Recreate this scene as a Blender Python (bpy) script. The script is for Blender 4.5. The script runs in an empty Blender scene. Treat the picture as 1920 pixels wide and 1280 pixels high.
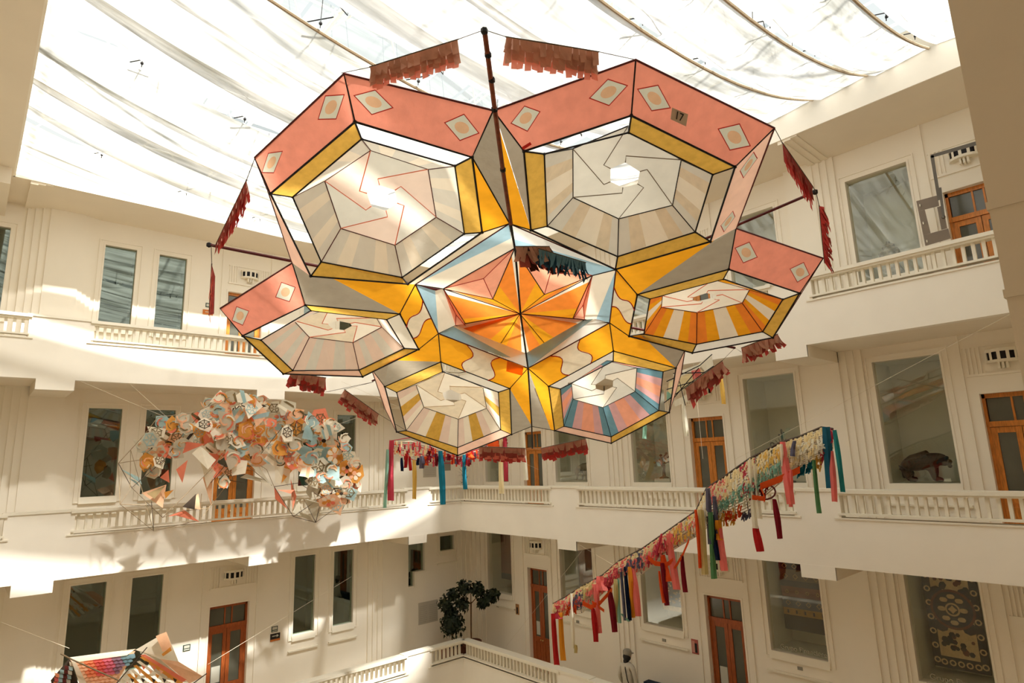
import bpy, bmesh, math, random
from mathutils import Vector, Matrix
random.seed(11)
SC = bpy.context.scene
COL = SC.collection

# ---------------------------------------------------------------- camera
F = 1137.45
CR = Vector((0.66394, 0.74708, -0.03262)); CD = Vector((-0.16608, 0.10473, -0.98053)); CF = Vector((-0.72913, 0.65644, 0.19361))
CR.normalize(); CF = (CF - CR*CF.dot(CR)).normalized(); CD = CF.cross(CR).normalized()
cam = bpy.data.objects.new('camera', bpy.data.cameras.new('camera'))
COL.objects.link(cam)
cam.data.sensor_width = 36; cam.data.lens = F/1920*36; cam.data.clip_start = .02; cam.data.clip_end = 300
cam.matrix_world = Matrix(((CR[0], -CD[0], -CF[0], 0), (CR[1], -CD[1], -CF[1], 0), (CR[2], -CD[2], -CF[2], 0), (0, 0, 0, 1)))
SC.camera = cam

def ray(x, y): return CR*((x-960)/F) + CD*((y-640)/F) + CF
def onx(x, y, X): d = ray(x, y); return d*(X/d[0])
def ony(x, y, Y): d = ray(x, y); return d*(Y/d[1])
def srgb(r, g, b):
    f = lambda c: c/12.92 if c <= .04045 else ((c+.055)/1.055)**2.4
    return (f(r/255), f(g/255), f(b/255), 1)

# ---------------------------------------------------------------- world, sun, exposure
w = bpy.data.worlds.new('sky'); SC.world = w; w.use_nodes = True
nt = w.node_tree; nt.nodes.clear()
out = nt.nodes.new('ShaderNodeOutputWorld'); bg = nt.nodes.new('ShaderNodeBackground')
tc = nt.nodes.new('ShaderNodeTexCoord'); sx = nt.nodes.new('ShaderNodeSeparateXYZ'); cr = nt.nodes.new('ShaderNodeValToRGB')
nt.links.new(tc.outputs['Generated'], sx.inputs[0]); nt.links.new(sx.outputs['Z'], cr.inputs[0]); nt.links.new(cr.outputs[0], bg.inputs[0])
cr.color_ramp.elements[0].position = 0.0; cr.color_ramp.elements[0].color = (0.92, 0.90, 0.82, 1)
cr.color_ramp.elements[1].position = 0.9; cr.color_ramp.elements[1].color = (0.74, 0.84, 0.87, 1)
bg.inputs[1].default_value = 0.31
nt.links.new(bg.outputs[0], out.inputs[0])
SUN_TO = Vector((1, .14, 1.3)).normalized()
sl = bpy.data.lights.new('sun', 'SUN'); sl.energy = 5.0; sl.color = (1, .955, .87); sl.angle = math.radians(2.4)
sun = bpy.data.objects.new('sun', sl); COL.objects.link(sun); sun.location = SUN_TO*30
sun.rotation_euler = SUN_TO.to_track_quat('Z', 'Y').to_euler()
SC.view_settings.view_transform = 'Standard'; SC.view_settings.look = 'None'; SC.view_settings.gamma = 1
SC.view_settings.use_curve_mapping = False
SC.view_settings.exposure = 1.8
cy = SC.cycles
cy.max_bounces = 12; cy.diffuse_bounces = 9; cy.glossy_bounces = 3; cy.transmission_bounces = 6; cy.transparent_max_bounces = 24
cy.caustics_reflective = False; cy.caustics_refractive = False; cy.sample_clamp_indirect = 4

# ---------------------------------------------------------------- materials
MATS = {}
def newmat(name):
    m = bpy.data.materials.new(name); m.use_nodes = True; m.node_tree.nodes.clear(); return m, m.node_tree
def N(nt, t, **k):
    n = nt.nodes.new(t)
    for a, b in k.items():
        if hasattr(n, a): setattr(n, a, b)
    return n
def noisecol(nt, col, amt, scale, stretch=None):
    t = N(nt, 'ShaderNodeTexCoord'); mp = N(nt, 'ShaderNodeMapping')
    if stretch: mp.inputs['Scale'].default_value = stretch
    no = N(nt, 'ShaderNodeTexNoise'); no.inputs['Scale'].default_value = scale; no.inputs['Detail'].default_value = 4
    nt.links.new(t.outputs['Object'], mp.inputs[0]); nt.links.new(mp.outputs[0], no.inputs[0])
    r = N(nt, 'ShaderNodeValToRGB'); r.color_ramp.elements[0].position = .3; r.color_ramp.elements[1].position = .7
    r.color_ramp.elements[0].color = tuple(c*(1-amt) for c in col[:3])+(1,)
    r.color_ramp.elements[1].color = tuple(min(1, c*(1+amt)) for c in col[:3])+(1,)
    nt.links.new(no.outputs[0], r.inputs[0]); return r.outputs[0], no.outputs[0]
def solid(name, col, rough=.7, amt=.04, scale=3, bump=0, metal=0, stretch=None, spec=.3):
    if name in MATS: return MATS[name]
    m, nt = newmat(name); o = N(nt, 'ShaderNodeOutputMaterial'); b = N(nt, 'ShaderNodeBsdfPrincipled')
    c, f = noisecol(nt, col, amt, scale, stretch); nt.links.new(c, b.inputs['Base Color'])
    b.inputs['Roughness'].default_value = rough; b.inputs['Metallic'].default_value = metal
    b.inputs['Specular IOR Level'].default_value = spec
    if bump:
        bp = N(nt, 'ShaderNodeBump'); bp.inputs['Strength'].default_value = bump; bp.inputs['Distance'].default_value = .01
        nt.links.new(f, bp.inputs['Height']); nt.links.new(bp.outputs[0], b.inputs['Normal'])
    nt.links.new(b.outputs[0], o.inputs[0]); MATS[name] = m; return m
def paper(name, col, amt=.08, scale=14, transp=.0, transl=.5, stretch=None, bump=.25):
    if name in MATS: return MATS[name]
    m, nt = newmat(name); o = N(nt, 'ShaderNodeOutputMaterial')
    d = N(nt, 'ShaderNodeBsdfDiffuse'); t = N(nt, 'ShaderNodeBsdfTranslucent'); mx = N(nt, 'ShaderNodeMixShader')
    c, f = noisecol(nt, col, amt, scale, stretch)
    nt.links.new(c, d.inputs[0]); nt.links.new(c, t.inputs[0])
    if bump:
        bp = N(nt, 'ShaderNodeBump'); bp.inputs['Strength'].default_value = bump; bp.inputs['Distance'].default_value = .02
        nt.links.new(f, bp.inputs['Height']); nt.links.new(bp.outputs[0], d.inputs['Normal']); nt.links.new(bp.outputs[0], t.inputs['Normal'])
    mx.inputs[0].default_value = transl
    nt.links.new(d.outputs[0], mx.inputs[1]); nt.links.new(t.outputs[0], mx.inputs[2]); last = mx.outputs[0]
    if transp:
        tr = N(nt, 'ShaderNodeBsdfTransparent'); m2 = N(nt, 'ShaderNodeMixShader'); m2.inputs[0].default_value = transp
        nt.links.new(last, m2.inputs[1]); nt.links.new(tr.outputs[0], m2.inputs[2]); last = m2.outputs[0]
    nt.links.new(last, o.inputs[0]); MATS[name] = m; return m
def glass(name, tint, refl, rough=.02):
    if name in MATS: return MATS[name]
    m, nt = newmat(name); o = N(nt, 'ShaderNodeOutputMaterial'); tr = N(nt, 'ShaderNodeBsdfTransparent'); g = N(nt, 'ShaderNodeBsdfGlossy')
    tr.inputs[0].default_value = tint; g.inputs['Roughness'].default_value = rough; g.inputs[0].default_value = (.80, .92, .82, 1) if refl > .1 else (.95, .97, .92, 1); mx = N(nt, 'ShaderNodeMixShader')
    lw = N(nt, 'ShaderNodeLayerWeight'); lw.inputs[0].default_value = .35
    mr = N(nt, 'ShaderNodeMapRange'); mr.inputs['To Min'].default_value = refl; mr.inputs['To Max'].default_value = min(1, refl+.5)
    nt.links.new(lw.outputs['Facing'], mr.inputs[0]); nt.links.new(mr.outputs[0], mx.inputs[0])
    nt.links.new(tr.outputs[0], mx.inputs[1]); nt.links.new(g.outputs[0], mx.inputs[2]); nt.links.new(mx.outputs[0], o.inputs[0])
    MATS[name] = m; return m

M_wall = solid('cream_plaster', (.88, .825, .72, 1), .85, .02, 1.3, .05)
M_wall2 = solid('cream_plaster_parapet', (.90, .85, .755, 1), .8, .02, 2.0, .05)
M_trim = solid('white_painted_moulding', (.84, .79, .67, 1), .45, .015, 3)
M_soffit = solid('cream_ceiling_plaster', (.83, .755, .63, 1), .9, .02, 1.5)
M_floor = solid('pale_stone_floor', (.76, .70, .60, 1), .35, .06, 2)
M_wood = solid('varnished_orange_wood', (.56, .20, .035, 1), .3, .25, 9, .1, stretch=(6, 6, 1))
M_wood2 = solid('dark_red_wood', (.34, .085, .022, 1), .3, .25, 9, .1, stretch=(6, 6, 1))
M_black = solid('black_binding_tape', (.012, .01, .012, 1), .6, .1, 20)
M_dred = solid('dark_red_spar', (.10, .012, .012, 1), .5, .15, 20)
M_bamboo = solid('red_brown_bamboo', (.20, .05, .02, 1), .45, .3, 14, .1, stretch=(1, 1, 4))
M_brass = solid('brass', (.7, .5, .22, 1), .25, .05, 5, metal=1)
M_rope = solid('tan_hem_rope', (.42, .33, .22, 1), .9, .12, 30)
M_steel = solid('white_steel_tube', (.85, .85, .80, 1), .4, .02, 3)
M_string = solid('pale_cord', (.70, .62, .48, 1), .9, .05, 30)
M_dstring = solid('dark_twine', (.10, .08, .06, 1), .9, .05, 30)
M_greyroom = solid('grey_green_display_paint', (.60, .58, .48, 1), .8, .03, 2)
M_darkroom = solid('unlit_room_darkness', (.022, .026, .02, 1), .9, .1, 2)  # near-black colour stands in for the darkness of the unlit rooms
M_dglass = glass('dark_window_glass', (.5, .6, .5, 1), .15)
M_cglass = glass('display_window_glass', (.92, .95, .9, 1), .07)
M_frost = solid('grey_door_glass', (.10, .10, .075, 1), .12, .1, 3, spec=.5)
M_sky = glass('skylight_glass', (.97, .99, 1, 1), .03)
M_sail = paper('white_roof_sailcloth', (.78, .765, .69, 1), .50, 1.7, .11, .54, (4.5, .40, 1), .8)  # long streaks in the colour stand in for shading along the folds

# ---------------------------------------------------------------- helpers
def tag(o, label=None, cat=None, group=None, kind=None):
    if label: o['label'] = label
    if cat: o['category'] = cat
    if group: o['group'] = group
    if kind: o['kind'] = kind
    return o
def empty(name, loc=(0, 0, 0), parent=None, **k):
    o = bpy.data.objects.new(name, None); COL.objects.link(o); o.location = loc; o.empty_display_size = .1
    if parent: o.parent = parent
    return tag(o, **k)
class MB:
    def __init__(s): s.v = []; s.f = []; s.m = []; s.mats = []
    def mi(s, m):
        if m not in s.mats: s.mats.append(m)
        return s.mats.index(m)
    def poly(s, pts, m):
        n = len(s.v); s.v += [tuple(p) for p in pts]; s.f.append(tuple(range(n, n+len(pts)))); s.m.append(s.mi(m))
    def hexa(s, p, m):   # 8 points: bottom 4, top 4
        n = len(s.v); s.v += [tuple(q) for q in p]; k = s.mi(m)
        for f in ((0, 3, 2, 1), (4, 5, 6, 7), (0, 1, 5, 4), (1, 2, 6, 5), (2, 3, 7, 6), (3, 0, 4, 7)):
            s.f.append(tuple(n+i for i in f)); s.m.append(k)
    def box(s, x0, x1, y0, y1, z0, z1, m):
        s.hexa([(x0, y0, z0), (x1, y0, z0), (x1, y1, z0), (x0, y1, z0), (x0, y0, z1), (x1, y0, z1), (x1, y1, z1), (x0, y1, z1)], m)
    def tube(s, pts, r, m, n=6, r2=None, cap=True):
        pts = [Vector(p) for p in pts]; k = s.mi(m); base = len(s.v); L = len(pts)
        up = Vector((0, 0, 1)); u = None
        for i, p in enumerate(pts):
            d = (pts[min(i+1, L-1)]-pts[max(i-1, 0)])
            if d.length < 1e-9: d = Vector((0, 0, 1))
            d.normalize()
            if u is None:
                u = d.cross(up)
                if u.length < .05: u = d.cross(Vector((1, 0, 0)))
            u = (u-d*u.dot(d))
            if u.length < 1e-6: u = d.orthogonal()
            u.normalize(); v = d.cross(u)
            rr = r if r2 is None else r+(r2-r)*i/max(1, L-1)
            for j in range(n):
                a = 2*math.pi*j/n; s.v.append(tuple(p+(u*math.cos(a)+v*math.sin(a))*rr))
        for i in range(L-1):
            for j in range(n):
                a = base+i*n+j; b = base+i*n+(j+1) % n; s.f.append((a, b, b+n, a+n)); s.m.append(k)
        if cap:
            s.f.append(tuple(base+j for j in range(n))[::-1]); s.m.append(k)
            s.f.append(tuple(base+(L-1)*n+j for j in range(n))); s.m.append(k)
    def lathe(s, c, prof, m, n=12, axis=None):
        c = Vector(c); k = s.mi(m); base = len(s.v)
        for r, z in prof:
            for j in range(n):
                a = 2*math.pi*j/n; s.v.append((c.x+r*math.cos(a), c.y+r*math.sin(a), c.z+z))
        for i in range(len(prof)-1):
            for j in range(n):
                a = base+i*n+j; b = base+i*n+(j+1) % n; s.f.append((a, b, b+n, a+n)); s.m.append(k)
    def ball(s, c, r, m, n=10, sc=(1, 1, 1)):
        prof = []
        c = Vector(c); k = s.mi(m); base = len(s.v); q = n//2
        for i in range(q+1):
            t = math.pi*i/q
            for j in range(n):
                a = 2*math.pi*j/n
                s.v.append((c.x+r*sc[0]*math.sin(t)*math.cos(a), c.y+r*sc[1]*math.sin(t)*math.sin(a), c.z+r*sc[2]*math.cos(t)))
        for i in range(q):
            for j in range(n):
                a = base+i*n+j; b = base+i*n+(j+1) % n; s.f.append((a, a+n, b+n, b)); s.m.append(k)
    def build(s, name, parent=None, smooth=False, **k):
        me = bpy.data.meshes.new(name); me.from_pydata(s.v, [], s.f)
        for m in s.mats: me.materials.append(m)
        me.polygons.foreach_set('material_index', s.m)
        if smooth: me.polygons.foreach_set('use_smooth', [True]*len(s.f))
        me.update()
        o = bpy.data.objects.new(name, me); COL.objects.link(o)
        if parent:
            o.parent = parent
            if parent.type == 'EMPTY': o.matrix_parent_inverse = Matrix.Translation(-parent.location)
        return tag(o, **k)
def one(name, parent, fn, smooth=False, **k):
    b = MB(); fn(b); return b.build(name, parent, smooth, **k)
# wall-local boxes: side 'R' = wall running along x, side 'L' = wall running along y; d = depth behind the balcony front
FX, FY, G = -13.338, 10.0, 1.36
def WP(side, u, d, v): return Vector((u, FY+d, v)) if side == 'R' else Vector((FX-d, u, v))
def wbox(b, side, u0, u1, d0, d1, v0, v1, m):
    b.hexa([WP(side, u0, d0, v0), WP(side, u1, d0, v0), WP(side, u1, d1, v0), WP(side, u0, d1, v0),
            WP(side, u0, d0, v1), WP(side, u1, d0, v1), WP(side, u1, d1, v1), WP(side, u0, d1, v1)], m)
LV = [dict(n='lower', fl=-5.25, sof=-1.73, rail=-4.41), dict(n='middle', fl=-1.45, sof=1.71, rail=-.585), dict(n='upper', fl=1.97, sof=5.28, rail=2.82)]

# ---------------------------------------------------------------- walls with openings
def wall(name, side, u0, u1, v0, v1, holes, depth=.16):
    us = sorted({u0, u1, *[h[i] for h in holes for i in (0, 1)]}); vs = sorted({v0, v1, *[h[i] for h in holes for i in (2, 3)]})
    b = MB()
    inh = lambda u, v: any(h[0] < u < h[1] and h[2] < v < h[3] for h in holes)
    for i in range(len(us)-1):
        j = 0
        while j < len(vs)-1:
            if inh((us[i]+us[i+1])/2, (vs[j]+vs[j+1])/2): j += 1; continue
            k = j
            while k < len(vs)-1 and not inh((us[i]+us[i+1])/2, (vs[k]+vs[k+1])/2): k += 1
            wbox(b, side, us[i], us[i+1], G, G+depth, vs[j], vs[k], M_wall); j = k
    return b.build(name, kind='structure')
HL, HR = [], []
WINL = []  # (u0,u1,v0,v1,level)
for li, (a, c) in enumerate(((-3.78, -2.04), (-.42, 1.33), (3.0, 4.77))):
    for u in ((-.35, .24), (1.78, 2.37), (2.79, 3.36), (6.11, 6.63), (7.09, 7.63)): WINL.append((u[0], u[1], a, c, li))
WINL += [(10.25, 10.75, -2.41, -2.0, 0)]
STEP = [(9.23, 9.73, -2.83, -2.10), (9.23, 9.40, -3.19, -2.83)]
DOORL = [(4.28, 5.11, -5.25, -2.85, 0), (4.20, 5.09, -1.45, .50, 1), (4.27, 5.08, 1.97, 4.16, 2)]
WINR = []
for li, (a, c) in enumerate(((-3.52, -1.80), (-.56, 1.45), (2.85, 4.74))):
    for u in ((-13.95, -12.93), (-11.12, -10.04), (-8.67, -7.68), (-5.85, -4.84), (-3.52, -2.54)):
        if li == 0 and False: pass
        WINR.append((u[0], u[1], a, c, li))
DOORR = []
for li, (z0, z1) in enumerate(((-5.25, -2.73), (-1.45, .77), (1.97, 4.02))):
    for u in ((-12.31, -11.58), (-7.14, -6.35), (-2.13, -1.30)): DOORR.append((u[0], u[1], z0, z1, li))
wall('wall_left', 'L', -3.5, 11.5, -9.05, 6.2, [h[:4] for h in WINL+DOORL]+STEP)
wall('wall_right', 'R', -14.85, 2.2, -9.05, 6.2, [h[:4] for h in WINR+DOORR])
b = MB(); b.box(-15, 2.2, -1.6, -1.45, -9.05, 6.2, M_wall); b.build('wall_near', kind='structure')
b = MB(); b.box(1.6, 1.75, -1.6, 11.5, -9.05, 6.2, M_wall); b.build('wall_back', kind='structure')
b = MB(); b.box(-15, 2, -1.6, 11.6, -9.2, -9.05, M_floor); b.build('floor', kind='structure')
# gallery slabs, fascia parapets, soffit beams
NX, NY = .12, -.12        # near gallery edges
for L in LV[:1]+LV[1:]:
    i = LV.index(L); z1 = L['fl']; z0 = z1-.28 if i else z1-.28
    b = MB()
    b.box(-14.7, 2, 10.02, 11.36, z0+.001, z1, M_soffit); b.box(-14.7, FX-.02, -1.5, 10.02, z0+.001, z1, M_soffit)
    b.box(FX, 1.6, -1.5, NY, z0, z1, M_soffit); b.box(NX, 1.6, NY, 10, z0, z1, M_soffit)
    b.build('floor_gallery', kind='structure')
b = MB()
b.box(-16, 2, 10, 13, 5.28, 6.2, M_soffit); b.box(-16, FX, -2, 10, 5.28, 6.2, M_soffit)
b.box(FX, 2, -2, .15, 5.28, 6.2, M_soffit); b.box(.12, 2, .15, 10, 5.28, 6.2, M_soffit)
b.build('ceiling', kind='structure')
b = MB()   # painted faces of the roof opening
wbox(b, 'R', FX, .12, -.03, 0, 5.28, 5.75, M_wall2); wbox(b, 'L', .15, 10, -.03, 0, 5.28, 5.62, M_wall2)
b.box(FX, .12, .15, .18, 5.28, 5.6, M_wall2)
b.build('trim_roof_opening', kind='structure')
PIERR = [(-10.0, -9.12), (-4.52, -3.81)]; PIERL = [(.62, 1.58), (8.28, 9.04)]
BRR = [(-9.82, -9.27), (-4.52, -4.0)]; BRL = [(.81, 1.37), (4.58, 5.18), (8.38, 8.91)]
def parapet(side, u0, u1, lvl, piers, brs):
    L = LV[lvl]; r = L['rail']; b = MB(); slab = L['fl']-.28
    wbox(b, side, u0, u1, 0, .16, slab, r-.41, M_wall2)
    for p in piers: wbox(b, side, p[0], p[1], 0, .16, r-.41, r-.03, M_wall2)
    b.build('trim_parapet', kind='structure')
    b = MB()
    for p in piers:
        wbox(b, side, p[0]-.03, p[1]+.03, -.02, .20, r-.03, r+.015, M_trim)
    b.build('trim_pier_cap', kind='structure')
    b = MB()
    for q in brs: wbox(b, side, q[0], q[1], 0, G, slab-.19, slab, M_soffit); wbox(b, side, q[0], q[1], -.004, .02, slab-.19, slab+.01, M_wall2)
    b.build('trim_gallery_beam', kind='structure')
for i in range(3):
    parapet('R', FX, NX, i, PIERR, BRR); parapet('L', -1.5, 10.0, i, PIERL, BRL)
# balustrades
bal_me = None
def balustrade(side, u0, u1, lvl, label):
    global bal_me
    r = LV[lvl]['rail']; c = WP(side, (u0+u1)/2, .08, r-.41)
    root = empty('balustrade', c, None, label=label, cat='balustrade', group='white gallery balustrades')
    e0 = .06 if True else 0
    b = MB(); wbox(b, side, u0-e0, u1+e0, -.035, .205, r-.055, r, M_trim); wbox(b, side, u0-e0, u1+e0, -.005, .17, r-.085, r-.055, M_trim)
    b.build('handrail', root)
    b = MB(); wbox(b, side, u0-.04, u1+.04, -.03, .10, r-.375, r-.345, M_trim); wbox(b, side, u0-.10, u1+.10, -.02, .03, r-.435, r-.41, M_trim)
    b.build('base_moulding', root)
    if bal_me is None:
        b = MB(); b.box(-.02, .02, -.03, .03, -.13, .13, M_trim); t = b.build('baluster'); bal_me = t.data; bpy.data.objects.remove(t)
    n = max(2, round((u1-u0)/.118))
    for k in range(n):
        u = u0+(k+.5)*(u1-u0)/n
        o = bpy.data.objects.new('baluster', bal_me); COL.objects.link(o); o.parent = root
        p = WP(side, u, .08, r-.215) - c; o.location = p
        if side == 'L': o.rotation_euler = (0, 0, math.pi/2)
RB = [(-13.33, -10.0, 'from the corner to the first right wall pier'), (-9.12, -4.52, 'between both right wall piers'), (-3.81, -.2, 'on the right wall beside the near column')]
LB = [(-.9, .60, 'at the left edge of the photo'), (1.58, 8.28, 'in the middle of the left wall'), (9.04, 9.99, 'from the last left wall pier to the corner')]
for i, n in enumerate(('lowest', 'middle', 'top')):
    for u0, u1, t in RB:
        if i == 0 and u0 > -5: continue
        balustrade('R', u0, u1, i, '%s gallery balustrade %s' % (n, t) if i else 'lowest gallery balustrade %s' % t)
    for u0, u1, t in LB:
        if i == 0:
            if u0 < 0: continue
            if u0 < 2: u0 = 5.4
        balustrade('L', u0, u1, i, 'white balustrade of the %s gallery %s' % (n, t))
# pilaster piers and flutes on the back walls
b = MB()
for z0, z1 in ((-5.25, -1.73), (-1.45, 1.71), (1.97, 5.28)):
    for (a, c) in BRR:
        wbox(b, 'R', a, c, G-.13, G, z0, z1, M_wall)
        for k, dd in enumerate((.10, .07, .04)): wbox(b, 'R', c+.115*k, c+.115*(k+1), G-dd, G, z0, z1, M_wall)
    for (a, c) in (BRL[0], BRL[2]):
        wbox(b, 'L', a, c, G-.13, G, z0, z1, M_wall)
        for k, dd in enumerate((.10, .07, .04)):
            wbox(b, 'L', c+.08*k, c+.08*(k+1), G-dd, G, z0, z1, M_wall); wbox(b, 'L', a-.12*(k+1), a-.12*k, G-dd, G, z0, z1, M_wall)
    for k, dd in enumerate((.12, .09, .06, .03)):
        wbox(b, 'R', -14.7+.16*k, -14.7+.16*(k+1), G-dd, G, z0, z1, M_wall)
        wbox(b, 'L', 11.36-.13*(k+1), 11.36-.13*k, G-dd, G, z0, z1, M_wall)
    for d in DOORR:
        if d[4] == 0:
            for q in (d[0]-.17, d[1]+.14): wbox(b, 'R', q, q+.03, G-.03, G, z0, z1, M_wall)
    for d in DOORL:
        if d[4] == 0:
            for q in (d[0]-.17, d[1]+.14): wbox(b, 'L', q, q+.03, G-.03, G, z0, z1, M_wall)
b.build('trim_wall_pilasters', kind='structure')
b = MB()
for z in (5.28,):
    for k in range(3):
        wbox(b, 'L', .40+.11*k, .51+.11*k, 0, G, z-.02*(3-k), z, M_soffit); wbox(b, 'R', -4.05+.11*k, -3.94+.11*k, 0, G, z-.02*(3-k), z, M_soffit)
    b.box(-14.7, -12.95, -1.4, .12, 4.98, z, M_soffit)
b.build('trim_ceiling_ribs', kind='structure')

# ---------------------------------------------------------------- windows
def arch(b, side, u0, u1, v0, v1, w, m, d0=G-.03, d1=G):
    e = .006
    wbox(b, side, u0-w, u0+e, d0, d1, v0-w, v1+w, m); wbox(b, side, u1-e, u1+w, d0, d1, v0-w, v1+w, m)
    wbox(b, side, u0+e, u1-e, d0, d1, v1-e, v1+w, m); wbox(b, side, u0+e, u1-e, d0, d1, v0-w, v0+e, m)
wn = [0]
def window(side, u0, u1, v0, v1, lvl, dark, depth):
    wn[0] += 1
    root = empty('window_%d' % wn[0], WP(side, (u0+u1)/2, G, v0), kind='structure')
    g = .07
    b = MB(); arch(b, side, u0, u1, v0, v1, .025, M_wall, G-.012, G+.165); arch(b, side, u0-.09, u1+.09, v0-.09, v1+.09, .014, M_wall, G-.022, G+.0)
    b.build('window_frame', root)
    b = MB(); wbox(b, side, u0-.10, u1+.10, G-.06, G, v0-.34, v0-.31, M_trim)
    b.hexa([WP(side, u0-.02, G-.05, v0-.12), WP(side, u1+.02, G-.05, v0-.12), WP(side, u1+.02, G+.06, v0-.12), WP(side, u0-.02, G+.06, v0-.12),
            WP(side, u0-.02, G-.02, v0), WP(side, u1+.02, G-.02, v0), WP(side, u1+.02, G+.06, v0), WP(side, u0-.02, G+.06, v0)], M_trim)
    b.build('window_sill', root)
    b = MB(); b.poly([WP(side, u0, G+g, v0), WP(side, u1, G+g, v0), WP(side, u1, G+g, v1), WP(side, u0, G+g, v1)], M_dglass if dark else M_cglass)
    b.build('pane', root)
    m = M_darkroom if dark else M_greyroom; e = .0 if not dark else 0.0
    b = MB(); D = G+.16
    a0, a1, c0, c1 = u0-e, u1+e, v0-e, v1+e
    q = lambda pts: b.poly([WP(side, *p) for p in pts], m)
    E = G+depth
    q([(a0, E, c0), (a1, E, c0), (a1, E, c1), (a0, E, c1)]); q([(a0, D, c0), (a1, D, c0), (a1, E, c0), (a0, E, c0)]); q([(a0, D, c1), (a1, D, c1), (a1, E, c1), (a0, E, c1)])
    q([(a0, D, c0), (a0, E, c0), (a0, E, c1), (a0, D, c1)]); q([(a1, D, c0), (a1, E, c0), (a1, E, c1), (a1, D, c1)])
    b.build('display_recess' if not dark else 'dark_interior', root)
    return root
for h in WINL: window('L', *h, True, .5)
for h in WINR: window('R', *h, False, .9)
wn[0] += 1
root = empty('window_%d' % wn[0], WP('L', 9.48, G, -3.19), kind='structure')
for (a, c, e, f) in STEP:
    one('pane', root, lambda b: (b.poly([WP('L', a, G+.07, e), WP('L', c, G+.07, e), WP('L', c, G+.07, f), WP('L', a, G+.07, f)], M_dglass)))
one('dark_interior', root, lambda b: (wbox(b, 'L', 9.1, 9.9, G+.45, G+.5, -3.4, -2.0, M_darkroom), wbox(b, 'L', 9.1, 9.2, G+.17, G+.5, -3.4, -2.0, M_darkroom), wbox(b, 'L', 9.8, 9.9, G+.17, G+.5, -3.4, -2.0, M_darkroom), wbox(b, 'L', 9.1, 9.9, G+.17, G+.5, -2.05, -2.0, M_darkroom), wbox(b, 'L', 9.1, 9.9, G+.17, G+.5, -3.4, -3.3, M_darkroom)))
one('window_frame', root, lambda b: (wbox(b, 'L', 9.40, 9.80, G-.04, G, -2.88, -2.83, M_trim), wbox(b, 'L', 9.40, 9.43, G-.03, G, -3.22, -2.88, M_trim), wbox(b, 'L', 9.73, 9.78, G-.03, G, -2.83, -2.1, M_trim)))

# ---------------------------------------------------------------- doors
dn = [0]
def door(side, u0, u1, v0, v1, lvl, dark, notice=False):
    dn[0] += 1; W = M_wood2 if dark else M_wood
    root = empty('door_%d' % dn[0], WP(side, (u0+u1)/2, G, v0), kind='structure')
    H = v1-v0; t = .045; D0, D1 = G+.10, G+.17; tr = v1-.21*H/1.0*1.0; tr = v1-.46
    b = MB()
    wbox(b, side, u0, u0+t, D0, D1, v0, v1, W); wbox(b, side, u1-t, u1, D0, D1, v0, v1, W)
    wbox(b, side, u0, u1, D0, D1, v1-.07, v1, W); wbox(b, side, u0, u1, D0-.01, D1, tr-.04, tr+.04, W)
    iw = u1-u0-2*t
    for q in (.42, .62): wbox(b, side, u0+t+iw*q-.013, u0+t+iw*q+.013, D0+.01, D1, tr+.04, v1-.07, W)
    b.build('door_frame', root)
    for q0, q1 in ((0, .42), (.42, .62), (.62, 1)):
        one('transom_pane', root, lambda b: wbox(b, side, u0+t+iw*q0+.013, u0+t+iw*q1-.013, D0+.03, D0+.04, tr+.04, v1-.07, M_frost))
    mid = (u0+u1)/2
    for s, (a, c) in enumerate(((u0+t, mid-.004), (mid+.004, u1-t))):
        st = .075; z0 = v0+.02; zm = v0+(tr-v0)*.38
        b = MB()
        wbox(b, side, a, a+st, D0+.01, D1-.01, z0, tr-.045, W); wbox(b, side, c-st, c, D0+.01, D1-.01, z0, tr-.045, W)
        wbox(b, side, a, c, D0+.012, D1-.01, tr-.13, tr-.045, W); wbox(b, side, a, c, D0+.012, D1-.01, zm-.06, zm+.06, W); wbox(b, side, a, c, D0+.012, D1-.01, z0, z0+.14, W)
        wbox(b, side, a+st, c-st, D0+.03, D1-.02, z0+.14, zm-.06, W); wbox(b, side, a+st+.03, c-st-.03, D0+.018, D0+.04, z0+.19, zm-.11, W)
        leaf = b.build('door_leaf', root)
        one('door_pane', leaf, lambda b: wbox(b, side, a+st, c-st, D0+.03, D0+.04, zm+.06, tr-.13, M_frost))
        kx = c-.03 if s == 0 else a+.03
        one('door_handle', leaf, lambda b: (b.ball(WP(side, kx, D0-.02, zm), .022, M_brass, 8),), smooth=True)
        if notice and s == 0:
            one('paper_notice', leaf, lambda b: wbox(b, side, a+st+.02, c-st-.02, D0+.022, D0+.028, zm+.10, zm+.42, solid('white_notice', (.55, .55, .48, 1), .8)))
    # plaster reveal
    b = MB(); wbox(b, side, u0-.03, u0+.005, G-.012, G+.175, v0, v1+.03, M_wall); wbox(b, side, u1-.005, u1+.03, G-.012, G+.175, v0, v1+.03, M_wall); wbox(b, side, u0+.005, u1-.005, G-.012, G+.175, v1-.005, v1+.03, M_wall)
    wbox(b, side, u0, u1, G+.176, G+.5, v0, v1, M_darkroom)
    b.build('door_reveal', root)
    return root
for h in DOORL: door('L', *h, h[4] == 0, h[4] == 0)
for h in DOORR: door('R', *h, h[4] == 0, h[4] == 0)

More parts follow.
